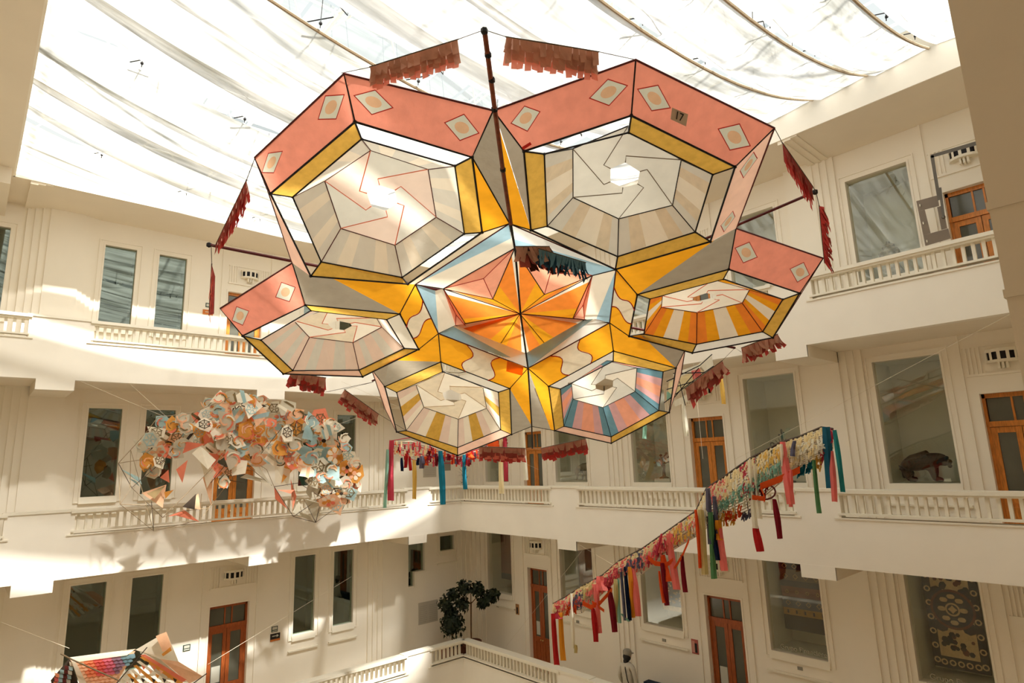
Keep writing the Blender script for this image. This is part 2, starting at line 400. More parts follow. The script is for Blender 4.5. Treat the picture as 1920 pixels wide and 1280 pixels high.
# ---------------------------------------------------------------- wall lamps in niches above the doors
def wall_lamp(side, u, v, label, half=.48):
    b = MB()   # niche surround with fluting
    wbox(b, side, u-half, u+half, G-.035, G, v-.27, v-.235, M_wall); wbox(b, side, u-half, u+half, G-.02, G, v+.17, v+.19, M_wall)
    for s in (-1, 1):
        for k in range(4): x = u+s*(half-.03-.055*k); wbox(b, side, x-.012, x+.012, G-.022, G, v-.235, v+.17, M_wall)
    b.build('trim_lamp_niche', kind='structure')
    root = empty('wall_lamp', WP(side, u, G, v), label=label, cat='wall lamp', group='white drum wall lamps above the doors')
    n = 10; R = .21; r0 = []
    P = lambda a, rr, z: WP(side, u+rr*math.cos(a), G-rr*.8*math.sin(a), v+z)
    b = MB()
    for z0, z1, rr in ((-.10, -.06, R), (.055, .10, R)):
        for k in range(n):
            a0, a1 = math.pi*k/n, math.pi*(k+1)/n
            b.poly([P(a0, rr, z0), P(a1, rr, z0), P(a1, rr, z1), P(a0, rr, z1)], M_trim)
            b.poly([P(a0, rr, z0), P(a1, rr, z0), WP(side, u, G, v+z0)], M_trim); b.poly([P(a0, rr, z1), P(a1, rr, z1), WP(side, u, G, v+z1)], M_trim)
    for k in range(6):
        a0 = math.pi*(k+.0)/6+.02; a1 = a0+.20
        b.poly([P(a0, R, -.06), P(a1, R, -.06), P(a1, R, .055), P(a0, R, .055)], M_trim)
    b.build('drum_shade', root)
    one('dark_liner', root, lambda b: [b.poly([P(math.pi*k/n, R*.9, -.06), P(math.pi*(k+1)/n, R*.9, -.06), P(math.pi*(k+1)/n, R*.9, .055), P(math.pi*k/n, R*.9, .055)], M_black) for k in range(n)])
    for k in (-1, 0, 1):
        one('prong', root, lambda b: wbox(b, side, u+.05*k-.014, u+.05*k+.014, G-.11, G-.02, v-.19, v-.10, M_trim))
one_l = 'white drum wall lamp above the '
for (z, n) in ((-2.14, 'lowest'), (1.30, 'middle'), (4.55, 'top')):
    for u, t in ((-11.93, 'right wall door nearest the corner'), (-6.74, 'middle door of the right wall'), (-1.76, 'rightmost door')):
        if n == 'top' and u < -11: continue
        wall_lamp('R', u, z, one_l+'%s, %s gallery' % (t, n))
for z, n in ((-2.24, 'lowest'), (1.0, 'middle'), (4.62, 'top')):
    wall_lamp('L', 4.74, z, one_l+'left wall door, %s gallery' % n)

# ---------------------------------------------------------------- near column
b = MB(); M_col = solid('grey_beige_column', (.74, .66, .54, 1), .6, .03, 2)
def colr(z0, z1, e): b.box(-.252-e+.0, .55, 1.8-e, 2.6, z0, z1, M_col)
colr(-1.45, .60, .0); colr(.56, .58, .004); colr(.34, .36, .004); colr(.60, 5.28, .0)
b.build('trim_near_column', kind='structure')

# ---------------------------------------------------------------- roof sails, hems, steel, skylight
def zs(y, x=0):
    u = (y-.15)/9.85; q = .98 if x > -10.9 else .98-.62*min(1, (-10.9-x)/2.3); return 5.45+.28*u-4*q*u*(1-u)
edges = [1.6, .77, -.06, -.89, -1.72, -2.55, -3.38, -4.21, -5.04, -5.87, -6.70, -7.53, -8.36, -9.19, -10.02, -10.85, -11.40, -12.2, -13.20]
gaps = {-1.72: .10, -2.55: .12, -3.38: .13, -5.87: .50, -8.36: .20, -11.40: .15}
ordn = ['first', 'second', 'third', 'fourth', 'fifth', 'sixth', 'seventh', 'eighth', 'ninth', 'tenth', 'eleventh', 'twelfth', 'thirteenth', 'fourteenth', 'fifteenth', 'sixteenth', 'seventeenth', 'eighteenth']
hem = {-1.72, -2.55, -3.38, -5.87, -7.53, -10.02}
for k in range(len(edges)-1):
    x1 = edges[k]; x0 = edges[k+1]; x0g = x0; x1g = x1-.0
    if x1 in gaps: x1 = x1  # the gap lies on the right side of each hem
    xa, xb = x0+gaps.get(x0, 0.0), x1+(0 if x1 in gaps else .13)
    b = MB(); ny, nx = 44, 8; rr = random.Random(k)
    ph = rr.random()*6; ph2 = rr.random()*6
    pts = []
    for j in range(ny+1):
        y = .15+9.85*j/ny; row = []
        for i in range(nx+1):
            t = i/nx; x = xa+(xb-xa)*t
            sag = -.10*math.sin(math.pi*t)*(math.sin(math.pi*j/ny)**.5)
            wr = .012*math.sin(9*t*2+ph+.3*y)+.014*math.sin(5.5*t+1.6*y+ph2)+.010*math.sin(17*t-2.3*y+ph)
            row.append((x, y, zs(y, x)+sag+wr*math.sin(math.pi*j/ny)+.07*(t-.5)*(-1 if x1 not in gaps else 1)))
        pts.append(row)
    for j in range(ny):
        for i in range(nx): b.poly([pts[j][i], pts[j][i+1], pts[j+1][i+1], pts[j+1][i]], M_sail)
    o = b.build('roof_sail', smooth=True, label='sagging white translucent roof sail, %s from the right end' % ordn[k], cat='sail', group='white fabric sails hung below the skylight')
    me = o.data; bm = bmesh.new(); bm.from_mesh(me); bmesh.ops.remove_doubles(bm, verts=bm.verts, dist=1e-5); bm.to_mesh(me); bm.free()
    if x0 in hem or x1 in hem:
        if x1 in hem:
            one('hem_rope', o, lambda b: b.tube([(x1, .15+9.85*j/22, zs(.15+9.85*j/22)+.03) for j in range(23)], .020, M_rope, 6))
root = empty('skylight', (-6.5, 5, 7.4), label='white steel roof truss under a glass skylight above the sails', cat='roof truss')
bt = []
for x in [i*3.32-14.9 for i in range(6)]:
    one('rafter_tube', root, lambda b: (b.tube([(x, 0, 6.5), (x, 10.1, 6.5)], .028, M_steel, 6), b.tube([(x, 0, 7.3), (x, 10.1, 7.3)], .022, M_steel, 6)))
    def zig(b):
        for j in range(6): b.tube([(x, 1.68*j, 6.5), (x+.8, 1.68*j+.84, 7.3)], .016, M_steel, 5); b.tube([(x+.8, 1.68*j+.84, 7.3), (x, 1.68*j+1.68, 6.5)], .016, M_steel, 5)
    one('truss_web', root, zig)
for y in [.1+3.36*j for j in range(4)]:
    one('purlin_tube', root, lambda b: (b.tube([(-15, y, 6.5), (1.8, y, 6.5)], .022, M_steel, 6), b.tube([(-15, y+.4, 7.35), (1.8, y+.4, 7.35)], .02, M_steel, 6)))
for i in range(10):
    for j in range(3):
        x = -14.9+1.66*i; y = .1+3.36*j
        one('glass_pane', root, lambda b: b.poly([(x+.03, y+.03, 7.42), (x+1.63, y+.03, 7.42), (x+1.63, y+3.33, 7.42), (x+.03, y+3.33, 7.42)], M_sky))
for (gx, _) in gaps.items():
    for j in range(7):
        y = 1.2+1.3*j
        def hk(b):
            b.tube([(gx+.3, y+.2, zs(y)+.15), (gx+.05, y+.55, 6.4)], .007, M_black, 4); b.tube([(gx+.3, y+.2, zs(y)+.15), (gx+.5, y-.3, zs(y)+.25)], .007, M_black, 4)
            b.tube([(gx+.04, y, zs(y)+.05), (gx+.16, y+.05, 6.5)], .006, M_black, 4)
            b.tube([(gx-.05, y-.12, zs(y)+.12), (gx+.12, y+.12, zs(y)+.2)], .008, M_black, 4)
            b.ball((gx+.05, y, zs(y)+.10), .022, M_black, 6)
        one('sail_hanger', root, hk)

# ---------------------------------------------------------------- the great kite
KT = Vector((-4.65, 4.30, 1.37)); KN = Vector((.29, -.26, -.92)).normalized()
def kp(p, h=0):
    h = p[2] if len(p) > 2 else h; d = ray(p[0], p[1]); P0 = KT+KN*h; return d*(P0.dot(KN)/d.dot(KN))
P_pink = paper('coral_pink_tissue', srgb(240, 152, 128), .07, 9, 0, .55, (1, 1, 1), .4)
P_pinkpale = paper('pale_pink_tissue', srgb(250, 205, 180), .06, 9, 0, .55)
P_yel = paper('ochre_yellow_tissue', srgb(216, 170, 78), .10, 16, 0, .55)
P_oyel = paper('orange_yellow_tissue', srgb(247, 170, 40), .06, 7, 0, .58, (1, 1, 3), .4)
P_orange = paper('deep_orange_tissue', srgb(244, 140, 55), .08, 9, 0, .58, None, .3)
P_grey = paper('warm_grey_tissue', srgb(172, 160, 140), .05, 7, 0, .5, (1, 1, 3), .4)
P_cream = paper('cream_tissue', srgb(246, 234, 212), .03, 7, 0, .55)
P_white = paper('white_tissue', srgb(252, 248, 238), .03, 7, 0, .55)
P_lgrey = paper('light_grey_tissue', srgb(226, 220, 205), .04, 8, 0, .55)
P_tan = paper('tan_tissue', srgb(230, 212, 182), .06, 12, 0, .55)
P_blush = paper('blush_tissue', srgb(240, 215, 196), .04, 8, 0, .55)
P_blue = paper('sky_blue_tissue', srgb(165, 196, 208), .07, 10, 0, .55)
P_dblue = paper('slate_blue_tissue', srgb(112, 152, 165), .08, 10, 0, .55)
P_mauve = paper('mauve_tissue', srgb(222, 172, 170), .06, 10, 0, .55)
P_salm = paper('salmon_tissue', srgb(250, 172, 140), .06, 10, 0, .55)
P_sand = paper('circle_sand_tissue', srgb(222, 178, 140), .05, 12, 0, .5)
P_redl = paper('red_edging_tissue', srgb(205, 60, 55), .05, 12, 0, .3)
kite = empty('hexagon_star_kite', KT, label='giant tissue paper kite of six hexagonal cells around an orange star, hung mid air', cat='kite')
def panel(name, par, pts, mat, h=0, **k):
    b = MB(); b.poly([kp(p, h) for p in pts], mat); return b.build(name, par, **k)
def split(par, a, c, d, e, cols, name='stripe_panel', dh=0):
    # quad a(outer start) c(outer end) d(inner end) e(inner start) cut into stripes; cols = [(t1, mat)...]
    t0 = 0; A, Cc, D, E_ = [kp(p) for p in (a, c, d, e)]
    for t1, m in cols:
        b = MB(); L = lambda s, e2, t: s+(e2-s)*t
        b.poly([L(A, Cc, t0), L(A, Cc, t1), L(E_, D, t1), L(E_, D, t0)], m); b.build(name, par); t0 = t1
va = [90, 30, -30, -90, -150, 150]
CA = {120: [(665.4, 228.4), (885.2, 294.5), (904, 435.5), (764.7, 532.3), (582.5, 517.6), (507, 363)],
60: [(1183.6, 216.5), (1378.3, 312.7), (1332, 452.7), (1153.8, 505), (995.5, 431.2), (982.4, 283.6)],
180: [(572.5, 571.3), (749.5, 588.3), (785, 654.6), (679.8, 706), (531.2, 700.8), (454.8, 629.6)],
0: [(1366.3, 504.7), (1499.6, 549.5), (1449.2, 632.8), (1298, 661.4), (1179.7, 630.1), (1195, 552.1)],
240: [(826.5, 678.2), (955.8, 728), (959.2, 814), (858, 853.6), (743.8, 809.3), (721.5, 724.4)],
300: [(1150.2, 657.8), (1267.4, 689.6), (1254.7, 772.9), (1145.9, 830.6), (1040, 806.8), (1028.7, 723.7)]}
CB = {120: [(677.9, 260.5), (852.9, 310.9), (870.7, 438), (754, 520), (602.2, 490.7), (548.6, 369.4)],
60: [(1178.8, 248.6), (1336.4, 327), (1303.6, 434.9), (1158, 480.8), (1026, 423.8), (1020.6, 288.7)],
180: [(583.3, 582), (725, 598.7), (757.9, 652.9), (673.3, 693.5), (549, 694.6), (489.2, 637.3)],
0: [(1356.2, 523), (1467.8, 561.1), (1430.1, 621.6), (1305.8, 645.1), (1207.3, 626), (1218.5, 560)],
240: [(829.8, 696.5), (934.4, 735.1), (938.9, 805.2), (858, 838.7), (761.5, 806.8), (743.8, 735.1)],
300: [(1149.7, 676.9), (1243.4, 696.2), (1235, 769.3), (1145.9, 818.4), (1057.2, 798.7), (1050.7, 729)]}
CC = {120: [(694.7, 281.6), (803, 317.2), (818, 407), (740.6, 459.5), (638.9, 428), (608.7, 339)],
60: [(1178, 236), (1277.4, 299.6), (1261, 384.6), (1160, 410), (1074.3, 370), (1073.9, 278.8)],
180: [(618, 577), (706.2, 595.6), (716.2, 612.7), (661.8, 641.9), (580.2, 632), (551, 600.8)],
0: [(1338, 524), (1405.5, 542.7), (1391.6, 567.8), (1306.9, 585.7), (1239.7, 575.7), (1242, 554.4)],
240: [(835, 696), (905.8, 726), (912.5, 765), (859.2, 785.5), (794.6, 763.2), (780, 720.9)],
300: [(1138, 676), (1194.3, 689.6), (1190.9, 733.5), (1130.6, 763.5), (1074.3, 748.1), (1071.5, 719)]}
HB, HC, HO = -.05, -.30, -.12
SW = {120: [(.17, P_lgrey), (.36, P_cream), (.64, P_lgrey), (.82, P_cream), (1, P_lgrey)],
      60: [(.14, P_lgrey), (.33, P_tan), (.62, P_cream), (.82, P_tan), (1, P_lgrey)],
      180: [(.2, P_blush), (.4, P_lgrey), (.66, P_salm and P_blush), (.82, P_lgrey), (1, P_blush)],
      0: [(.17, P_orange), (.36, P_oyel), (.64, P_cream), (.83, P_oyel), (1, P_orange)],
      240: [(.2, P_cream), (.38, P_blush), (.64, P_yel), (.82, P_cream), (1, P_blush)],
      300: [(.17, P_dblue), (.36, P_mauve), (.64, P_salm), (.83, P_mauve), (1, P_dblue)]}
BLADE = {120: (P_lgrey, P_blush), 60: (P_lgrey, P_lgrey), 180: (P_cream, P_tan), 0: (P_cream, P_cream), 240: (P_cream, P_tan), 300: (P_lgrey, P_cream)}
LINE = {120: P_salm, 60: P_grey, 180: P_salm, 0: P_salm, 240: P_tan, 300: P_grey}
CLAB = {120: 'top left', 60: 'top right', 180: 'far left', 0: 'far right', 240: 'bottom left', 300: 'bottom right'}
for ca in CA:
    A_ = [p+(0,) for p in CA[ca]]; B_ = [p+(HB,) for p in CB[ca]]; C_ = [p+(HC,) for p in CC[ca]]
    fr = MB()
    for i in range(6):
        j = (i+1) % 6
        fr.tube([kp(A_[i]), kp(A_[j])], .0088, M_black, 5); fr.tube([kp(B_[i]), kp(B_[j])], .0072, M_black, 5)
        fr.tube([kp(A_[i]), kp(B_[i])], .0072, M_black, 5); fr.tube([kp(C_[i]), kp(C_[j])], .0055, M_black if ca in (60, 240, 300) else M_dred, 5)
        fr.tube([kp(B_[i]), kp(C_[i])], .0055, M_black if ca in (60, 240, 300) else M_dred, 5)
        fr.ball(kp(A_[i]), .016, M_black, 6); fr.ball(kp(B_[i]), .013, M_black, 6)
    cell = fr.build('cell_frame', kite)
    cell['label'] = 'black bound hexagonal frame of the %s cell' % CLAB[ca]
    yel = (1, 3, 5) if ca in (120, 0, 240) else (0, 2, 4)
    for i in range(6):
        j = (i+1) % 6
        if i in yel: panel('rim_panel', cell, [A_[i], A_[j], B_[j], B_[i]], P_yel)
        elif (ca, i) in ((180, 3), (0, 2), (240, 2), (300, 3), (180, 5)) and (ca, i) != (180, 5):
            panel('rim_panel', cell, [A_[i], A_[j], B_[j], B_[i]], P_pinkpale if ca != 0 else P_white)
    for i in range(6):
        j = (i+1) % 6
        if ca == 0 and i == 0: split(cell, B_[i], B_[j], C_[j], C_[i], [(.35, P_oyel), (.55, P_cream), (.8, P_oyel), (1, P_orange)]); continue
        if i in (0, 5) and ca in (60,): continue
        split(cell, B_[i], B_[j], C_[j], C_[i], SW[ca])
    cx = sum(p[0] for p in C_)/6; cyy = sum(p[1] for p in C_)/6
    if ca == 120: cx, cyy = 717.5, 371
    lp = lambda p, t: (cx+(p[0]-cx)*t, cyy+(p[1]-cyy)*t, HC)
    for j in range(6):      # six swirl blades around an open hexagon
        a, c = C_[j], C_[(j+1) % 6]; pv = C_[j-1]; nx_ = C_[(j+1) % 6]
        nn = C_[(j+2) % 6]
        Qa, Ha = lp(C_[j-1], .40), lp(C_[j-1], .27); Qc, Hc = lp(C_[j], .40), lp(C_[j], .27)
        # chain j: C_j -> Q(j-1) -> H(j-1)
        pts = [a, c, Qc, Hc, Ha, Qa]
        panel('swirl_blade', cell, pts, BLADE[ca][j % 2])
        b = MB(); hh = HC+.006
        b.tube([kp((a[0], a[1], hh)), kp((Qa[0], Qa[1], hh)), kp((Ha[0], Ha[1], hh))], .0045, LINE[ca], 4)
        b.build('swirl_seam', cell)
PN = [ # colour name, material, polygon
 ('wing_panel', P_pink, [(645, 138, HO), (665.4, 228.4), (507, 363), (478, 295, HO)]),
 ('wing_panel', P_pink, [(645, 138, HO), (925, 207, HO), (885.2, 294.5), (665.4, 228.4)]),
 ('wing_panel', P_pinkpale, [(507, 363), (582.5, 517.6), (548, 493, HO), (503, 358, HO)]),
 ('wing_panel', P_pink, [(925, 207, HO), (1192, 112, HO), (1183.6, 216.5), (982.4, 283.6)]),
 ('wing_panel', P_pink, [(1192, 112, HO), (1452, 240, HO), (1378.3, 312.7), (1183.6, 216.5)]),
 ('wing_panel', P_pinkpale, [(1452, 240, HO), (1378.3, 312.7), (1332, 452.7), (1380, 428, HO)]),
 ('wing_panel', P_pink, [(548, 493, HO), (413, 578, HO), (454.8, 629.6), (572.5, 571.3)]),
 ('wing_panel', P_pink, [(1380, 428, HO), (1543, 484, HO), (1499.6, 549.5), (1366.3, 504.7)]),
 ('wing_panel', P_pinkpale, [(1543, 484, HO), (1499.6, 549.5), (1449.2, 632.8), (1470, 600, HO)]),
 ('wing_panel', P_pinkpale, [(697, 692, HO), (721.5, 724.4), (743.8, 809.3), (722, 765, HO)]),
 ('wing_panel', P_pinkpale, [(1284, 656, HO), (1267.4, 689.6), (1254.7, 772.9), (1277, 700, HO)]),
 ('web_panel', P_grey, [(550, 494, HO), (582.5, 517.6, -.02), (622, 521, -.02), (749.5, 588.3), (572.5, 571.3)]),
 ('web_panel', P_oyel, [(622, 521, -.02), (764.7, 532.3, -.02), (779, 533), (749.5, 588.3)]),
 ('web_panel', P_grey, [(1380, 428, HO), (1366.3, 504.7), (1195, 552.1), (1340, 450, -.02)]),
 ('web_panel', P_oyel, [(1153.8, 505, -.02), (1332, 452.7, -.02), (1340, 450, -.02), (1195, 552.1)]),
 ('web_panel', P_oyel, [(785, 654.6), (822, 625), (826.5, 678.2), (729, 675, -.03)]),
 ('web_panel', P_grey, [(729, 675, -.03), (826.5, 678.2), (721.5, 724.4), (697, 692, HO)]),
 ('web_panel', P_oyel, [(785, 654.6), (729, 675, -.03), (697, 692, HO), (679.8, 706, -.03)]),
 ('web_panel', P_oyel, [(1143, 605), (1179.7, 630.1), (1202, 628, -.02), (1267.4, 689.6), (1150.2, 657.8)]),
 ('web_panel', P_grey, [(1202, 628, -.02), (1284, 656, HO), (1267.4, 689.6)]),
 ('web_panel', P_grey, [(925, 207, HO), (885.2, 294.5), (955, 418)]),
 ('web_panel', P_oyel, [(885.2, 294.5, -.004), (904, 435.5), (955, 418)]),
 ('web_panel', P_oyel, [(927, 212, HO), (955, 418), (995.5, 431.2)]),
 ('web_panel', P_grey, [(925, 207, HO), (982.4, 283.6), (995.5, 431.2), (932, 222, HO)]),
 ('web_panel', P_tan, [(904, 435.5), (955, 420), (779, 533), (764.7, 532.3)]),
 ('web_panel', P_tan, [(995.5, 431.2), (1153.8, 505), (1155, 506), (955, 420)]),
 ('web_panel', P_oyel, [(990, 690), (955.8, 728), (997, 798)]),
 ('web_panel', P_grey, [(955.8, 728), (959.2, 814), (997, 799)]),
 ('web_panel', P_oyel, [(990, 690), (1028.7, 723.7), (1040, 806.8), (1033, 806)]),
 ('web_panel', P_grey, [(992, 705), (1033, 806), (997, 799)]),
]
from mathutils.geometry import tessellate_polygon
DM = [[(610, 179.7), (645.6, 177.3), (630.3, 223), (596.3, 223.7)], [(663.8, 179.2), (703.4, 168.7), (736.9, 202), (697, 214.8)], [(833.7, 230), (870, 214), (898, 249.5), (862.3, 263.4)],
 [(503, 287.3), (529.6, 283.4), (513.2, 324), (491, 323.5)], [(1139.9, 148.4), (1176.6, 160.4), (1142, 197.9), (1105.3, 184)], [(983.4, 198.7), (1012.6, 209.2), (988.9, 246), (958, 231)],
 [(1195.5, 167.2), (1233.9, 159.6), (1256.9, 202.2), (1221.9, 207.7)], [(1346.6, 241.6), (1386.7, 232.1), (1406.8, 273.3), (1368.5, 281.4)], [(1413, 285), (1420, 297), (1394, 333.5), (1387.5, 320)],
 [(1374, 395.5), (1378.3, 406.4), (1357.5, 434.8), (1351.4, 422.8)], [(527.7, 529), (553.8, 538.3), (542.7, 565.4), (516.7, 557)], [(443.5, 574.5), (466.7, 583), (455.2, 609.6), (435, 600.8)],
 [(1405, 453.6), (1420, 482), (1393.6, 492.8), (1378.2, 464.8)], [(1507, 491.7), (1518, 515.2), (1495, 529), (1481.2, 504)]]
P_dgrey = paper('diamond_grey_green_tissue', srgb(214, 210, 190), .04, 10, 0, .5)
def inpoly(x, y, pl):
    r = False; j = len(pl)-1
    for i in range(len(pl)):
        if (pl[i][1] > y) != (pl[j][1] > y) and x < (pl[j][0]-pl[i][0])*(y-pl[i][1])/(pl[j][1]-pl[i][1])+pl[i][0]: r = not r
        j = i
    return r
def fill(name, par, outer, holes, mat, hf):
    loops = [[Vector((x, y, 0)) for x, y in L] for L in [outer]+holes]; flat = [p for L in loops for p in L]
    b = MB()
    for t in tessellate_polygon(loops): b.poly([kp((flat[i].x, flat[i].y, hf(flat[i].x, flat[i].y))) for i in t], mat)
    return b.build(name, par)
def hfit(pts):      # height of a panel as a linear function over the picture plane
    import itertools
    best = None
    P3 = [(p[0], p[1], p[2] if len(p) > 2 else 0) for p in pts]
    n = len(P3); mx = sum(p[0] for p in P3)/n; my = sum(p[1] for p in P3)/n; mh = sum(p[2] for p in P3)/n
    sxx = sum((p[0]-mx)**2 for p in P3); syy = sum((p[1]-my)**2 for p in P3); sxy = sum((p[0]-mx)*(p[1]-my) for p in P3)
    sxh = sum((p[0]-mx)*(p[2]-mh) for p in P3); syh = sum((p[1]-my)*(p[2]-mh) for p in P3); D = sxx*syy-sxy*sxy
    a = (sxh*syy-syh*sxy)/D; c = (syh*sxx-sxh*sxy)/D
    return lambda x, y: mh+a*(x-mx)+c*(y-my)
for nm, m, pts in PN:
    hs_ = [q for q in DM if nm == 'wing_panel' and inpoly(sum(p[0] for p in q)/4, sum(p[1] for p in q)/4, pts)]
    if not hs_: panel(nm, kite, pts, m); continue
    hf = hfit(pts); fill(nm, kite, [p[:2] for p in pts], hs_, m, hf)
    for q in hs_:
        cx = sum(p[0] for p in q)/4; cyy = sum(p[1] for p in q)/4
        f1 = [(q[1][k]-q[0][k]+q[2][k]-q[3][k])/4 for k in (0, 1)]; f2 = [(q[2][k]-q[1][k]+q[3][k]-q[0][k])/4 for k in (0, 1)]
        disc = [(cx+.60*(f1[0]*math.cos(a)+f2[0]*math.sin(a)), cyy+.60*(f1[1]*math.cos(a)+f2[1]*math.sin(a))) for a in [2*math.pi*i/16 for i in range(16)]]
        o = fill('diamond_patch', kite, q, [disc], P_dgrey, hf); fill('sand_disc', o, disc, [], P_sand, hf)
        sc = lambda p, t: kp((cx+(p[0]-cx)*t, cyy+(p[1]-cyy)*t, hf(*p)+.004))
        one('red_border', o, lambda b: [b.poly([sc(q[i], 1.04), sc(q[(i+1) % 4], 1.04), sc(q[(i+1) % 4], .95), sc(q[i], .95)], P_redl) for i in range(4)])
# wavy three-colour panels around the centre ring
def wavy(a, c, d, e, m1, m2):   # a,c on the ring edge; d,e on the cell edge (a-e, c-d sides)
    A_, C2, D_, E2 = [kp(p) for p in (a, c, d, e)]
    P = lambda s, t: (A_*(1-s)+C2*s)*(1-t)+(E2*(1-s)+D_*s)*t
    nb = 10; w1 = [.30+.07*math.sin(t/nb*6.0)+.06*t/nb for t in range(nb+1)]; w2 = [.66-.06*math.sin(t/nb*6.2) for t in range(nb+1)]
    for lo, hi, m in (([0]*(nb+1), w1, m1), (w1, w2, m2), (w2, [1]*(nb+1), m1)):
        b = MB()
        for t in range(nb): b.poly([P(lo[t], t/nb), P(hi[t], t/nb), P(hi[t+1], (t+1)/nb), P(lo[t+1], (t+1)/nb)], m)
        b.build('wavy_panel', kite)
    for wv in (w1, w2):
        b = MB(); b.tube([P(wv[t], t/nb)+KN*.008 for t in range(nb+1)], .006, P_redl, 4); b.build('wavy_seam', kite)
K = {90: (955, 419), 30: (1155, 505), -30: (1143, 605), -90: (990, 690), -150: (822, 625), 150: (779, 533)}
wavy(K[150], K[-150], CA[180][2], CA[180][1], P_oyel, P_tan)
wavy(K[30], K[-30], CA[0][4], CA[0][5], P_oyel, P_tan)
wavy(K[-150], K[-90], CA[240][1], CA[240][0], P_oyel, P_tan)
wavy(K[-90], K[-30], CA[300][0], CA[300][5], P_oyel, P_tan)
# ring and inner star
hn, hm, hc = -.10, -.16, -.22
Nn = {90: (965, 465, hn), 30: (1111, 516, hn), -30: (1096, 599, hn), -90: (986, 662, hn), -150: (854, 610, hn), 150: (831, 541, hn)}
Mm = {120: (924, 560.5, hm), 60: (1020.8, 551.8, hm), 0: (1072.5, 601, hm), -60: (1031, 655, hm), -120: (930, 657.5, hm), 180: (880, 618.8, hm)}
Kc = (975, 588, hc)
for m, pts in ((P_blue, [K[150], K[90], (958, 447, -.05)]), (P_cream, [K[150], (958, 447, -.05), Nn[90], Nn[150]]),
    (P_white, [K[90], K[30], (960, 447, -.05)]), (P_blue, [(960, 447, -.05), K[30], Nn[30], Nn[90]]),
    (P_cream, [Nn[30], K[30], (1118, 598, -.06), Nn[-30]]), (P_blue, [K[30], K[-30], (1118, 598, -.06)]),
    (P_blue, [Nn[-30], (1112, 598, -.06), K[-90], Nn[-90]]), (P_white, [(1112, 598, -.06), K[-30], K[-90]]),
    (P_blue, [K[-150], (850, 612, -.06), (958, 670, -.03), (940, 668, -.02)]), (P_cream, [(850, 612, -.06), Nn[-150], Nn[-90], (958, 670, -.03)]),
    (P_white, [(940, 668, -.02), (958, 670, -.03), Nn[-90], K[-90]]),
    (P_blue, [K[150], (816, 545, -.05), K[-150]]), (P_cream, [(816, 545, -.05), Nn[150], Nn[-150], K[-150]])):
    panel('ring_panel', kite, pts, m)
order = [90, 30, -30, -90, -150, 150]
for i, a in enumerate(order):
    for s in (1, -1):
        mk = a+30*s; mk = 180 if mk in (180, -180) else mk
        if mk == -210: mk = 150
        M0 = Mm[mk]; n = Nn[a]
        L = lambda t: tuple(M0[k]*(1-t)+n[k]*t for k in range(3))
        for t0, t1, m in ((0, .27, P_oyel), (.27, .86, P_orange), (.86, 1, P_cream)):
            panel('star_panel', kite, [Kc, L(t0), L(t1)], m)
for a, m0, c in ((150, 120, 90), (90, 60, 30), (-150, 180, 150), (30, 0, -30)):
    p, q, r = Nn[a], Mm[m0], Nn[c]; cen = tuple((p[k]+q[k]+r[k])/3 for k in range(2))+(-.03,)
    for x, y in ((p, q), (q, r), (r, p)): panel('star_point_panel', kite, [x, y, cen], P_salm)
    b = MB()
    for x in (p, q, r): b.tube([kp(x), kp(cen)], .004, P_redl, 4)
    b.build('star_seam', kite)
b = MB()
for i in range(6):
    a, c = order[i], order[(i+1) % 6]
    b.tube([kp(K[a]), kp(K[c])], .007, M_dred, 5); b.tube([kp(K[a]), kp(Nn[a])], .007, M_black, 5); b.tube([kp(Nn[a]), kp(Kc)], .006, M_dred, 5)
for m0, (a, c) in {120: (150, 90), 60: (90, 30), 0: (30, -30), -60: (-30, -90), -120: (-90, -150), 180: (-150, 150)}.items():
    b.tube([kp(Nn[a]), kp(Mm[m0]), kp(Nn[c])], .007, M_black, 5); b.tube([kp(Mm[m0]), kp(Kc)], .005, M_dred, 4)
b.tube([kp(Nn[150]), kp(Nn[90])], .007, M_black, 5)
b.build('star_frame', kite)
b = MB()
for pl in ([(478, 295), (645, 138), (925, 207), (1192, 112), (1452, 240), (1380, 428), (1543, 484), (1470, 600), (1449, 633)],
           [(478, 295), (503, 358), (548, 493), (413, 578)], [(697, 692), (722, 765), (743, 808)], [(1284, 656), (1277, 700), (1255, 772)]):
    b.tube([kp((x, y, HO)) for x, y in pl], .0085, M_dred, 5)
for p, q in (((645, 138, HO), CA[120][0]), ((478, 295, HO), CA[120][5]), ((1192, 112, HO), CA[60][0]), ((1452, 240, HO), CA[60][1]), ((925, 207, HO), CA[120][1]), ((925, 207, HO), CA[60][5]),
             ((548, 493, HO), CA[180][0]), ((413, 578, HO), CA[180][5]), ((1380, 428, HO), CA[0][0]), ((1543, 484, HO), CA[0][1]), ((697, 692, HO), CA[240][5]), ((1284, 656, HO), CA[300][1]),
             (K[150], CA[180][1]), (K[-150], CA[180][2]), (K[-150], CA[240][0]), (K[-90], CA[240][1]), (K[-90], CA[300][5]), (K[-30], CA[300][0]), (K[-30], CA[0][4]), (K[30], CA[0][5]), (K[90], CA[120][2]), (K[90], CA[60][4]),
             ((997, 799), CA[240][2]), ((997, 799), CA[300][4]), ((955, 418), CA[120][1])):
    b.tube([kp(p), kp(q)], .006, M_black, 5)
b.build('edge_frame', kite)
one('bamboo_spar', kite, lambda b: (b.tube([kp((908, 55, .02)), kp((928, 208, .02)), kp((943, 320, .02)), kp((958, 420, .02))], .017, M_bamboo, 7), [b.ball(kp((x, y, .02)), .026, M_black, 6) for x, y in ((908, 58), (915, 103), (922, 150), (927, 205), (943, 318))]), label='long upright bamboo spar')
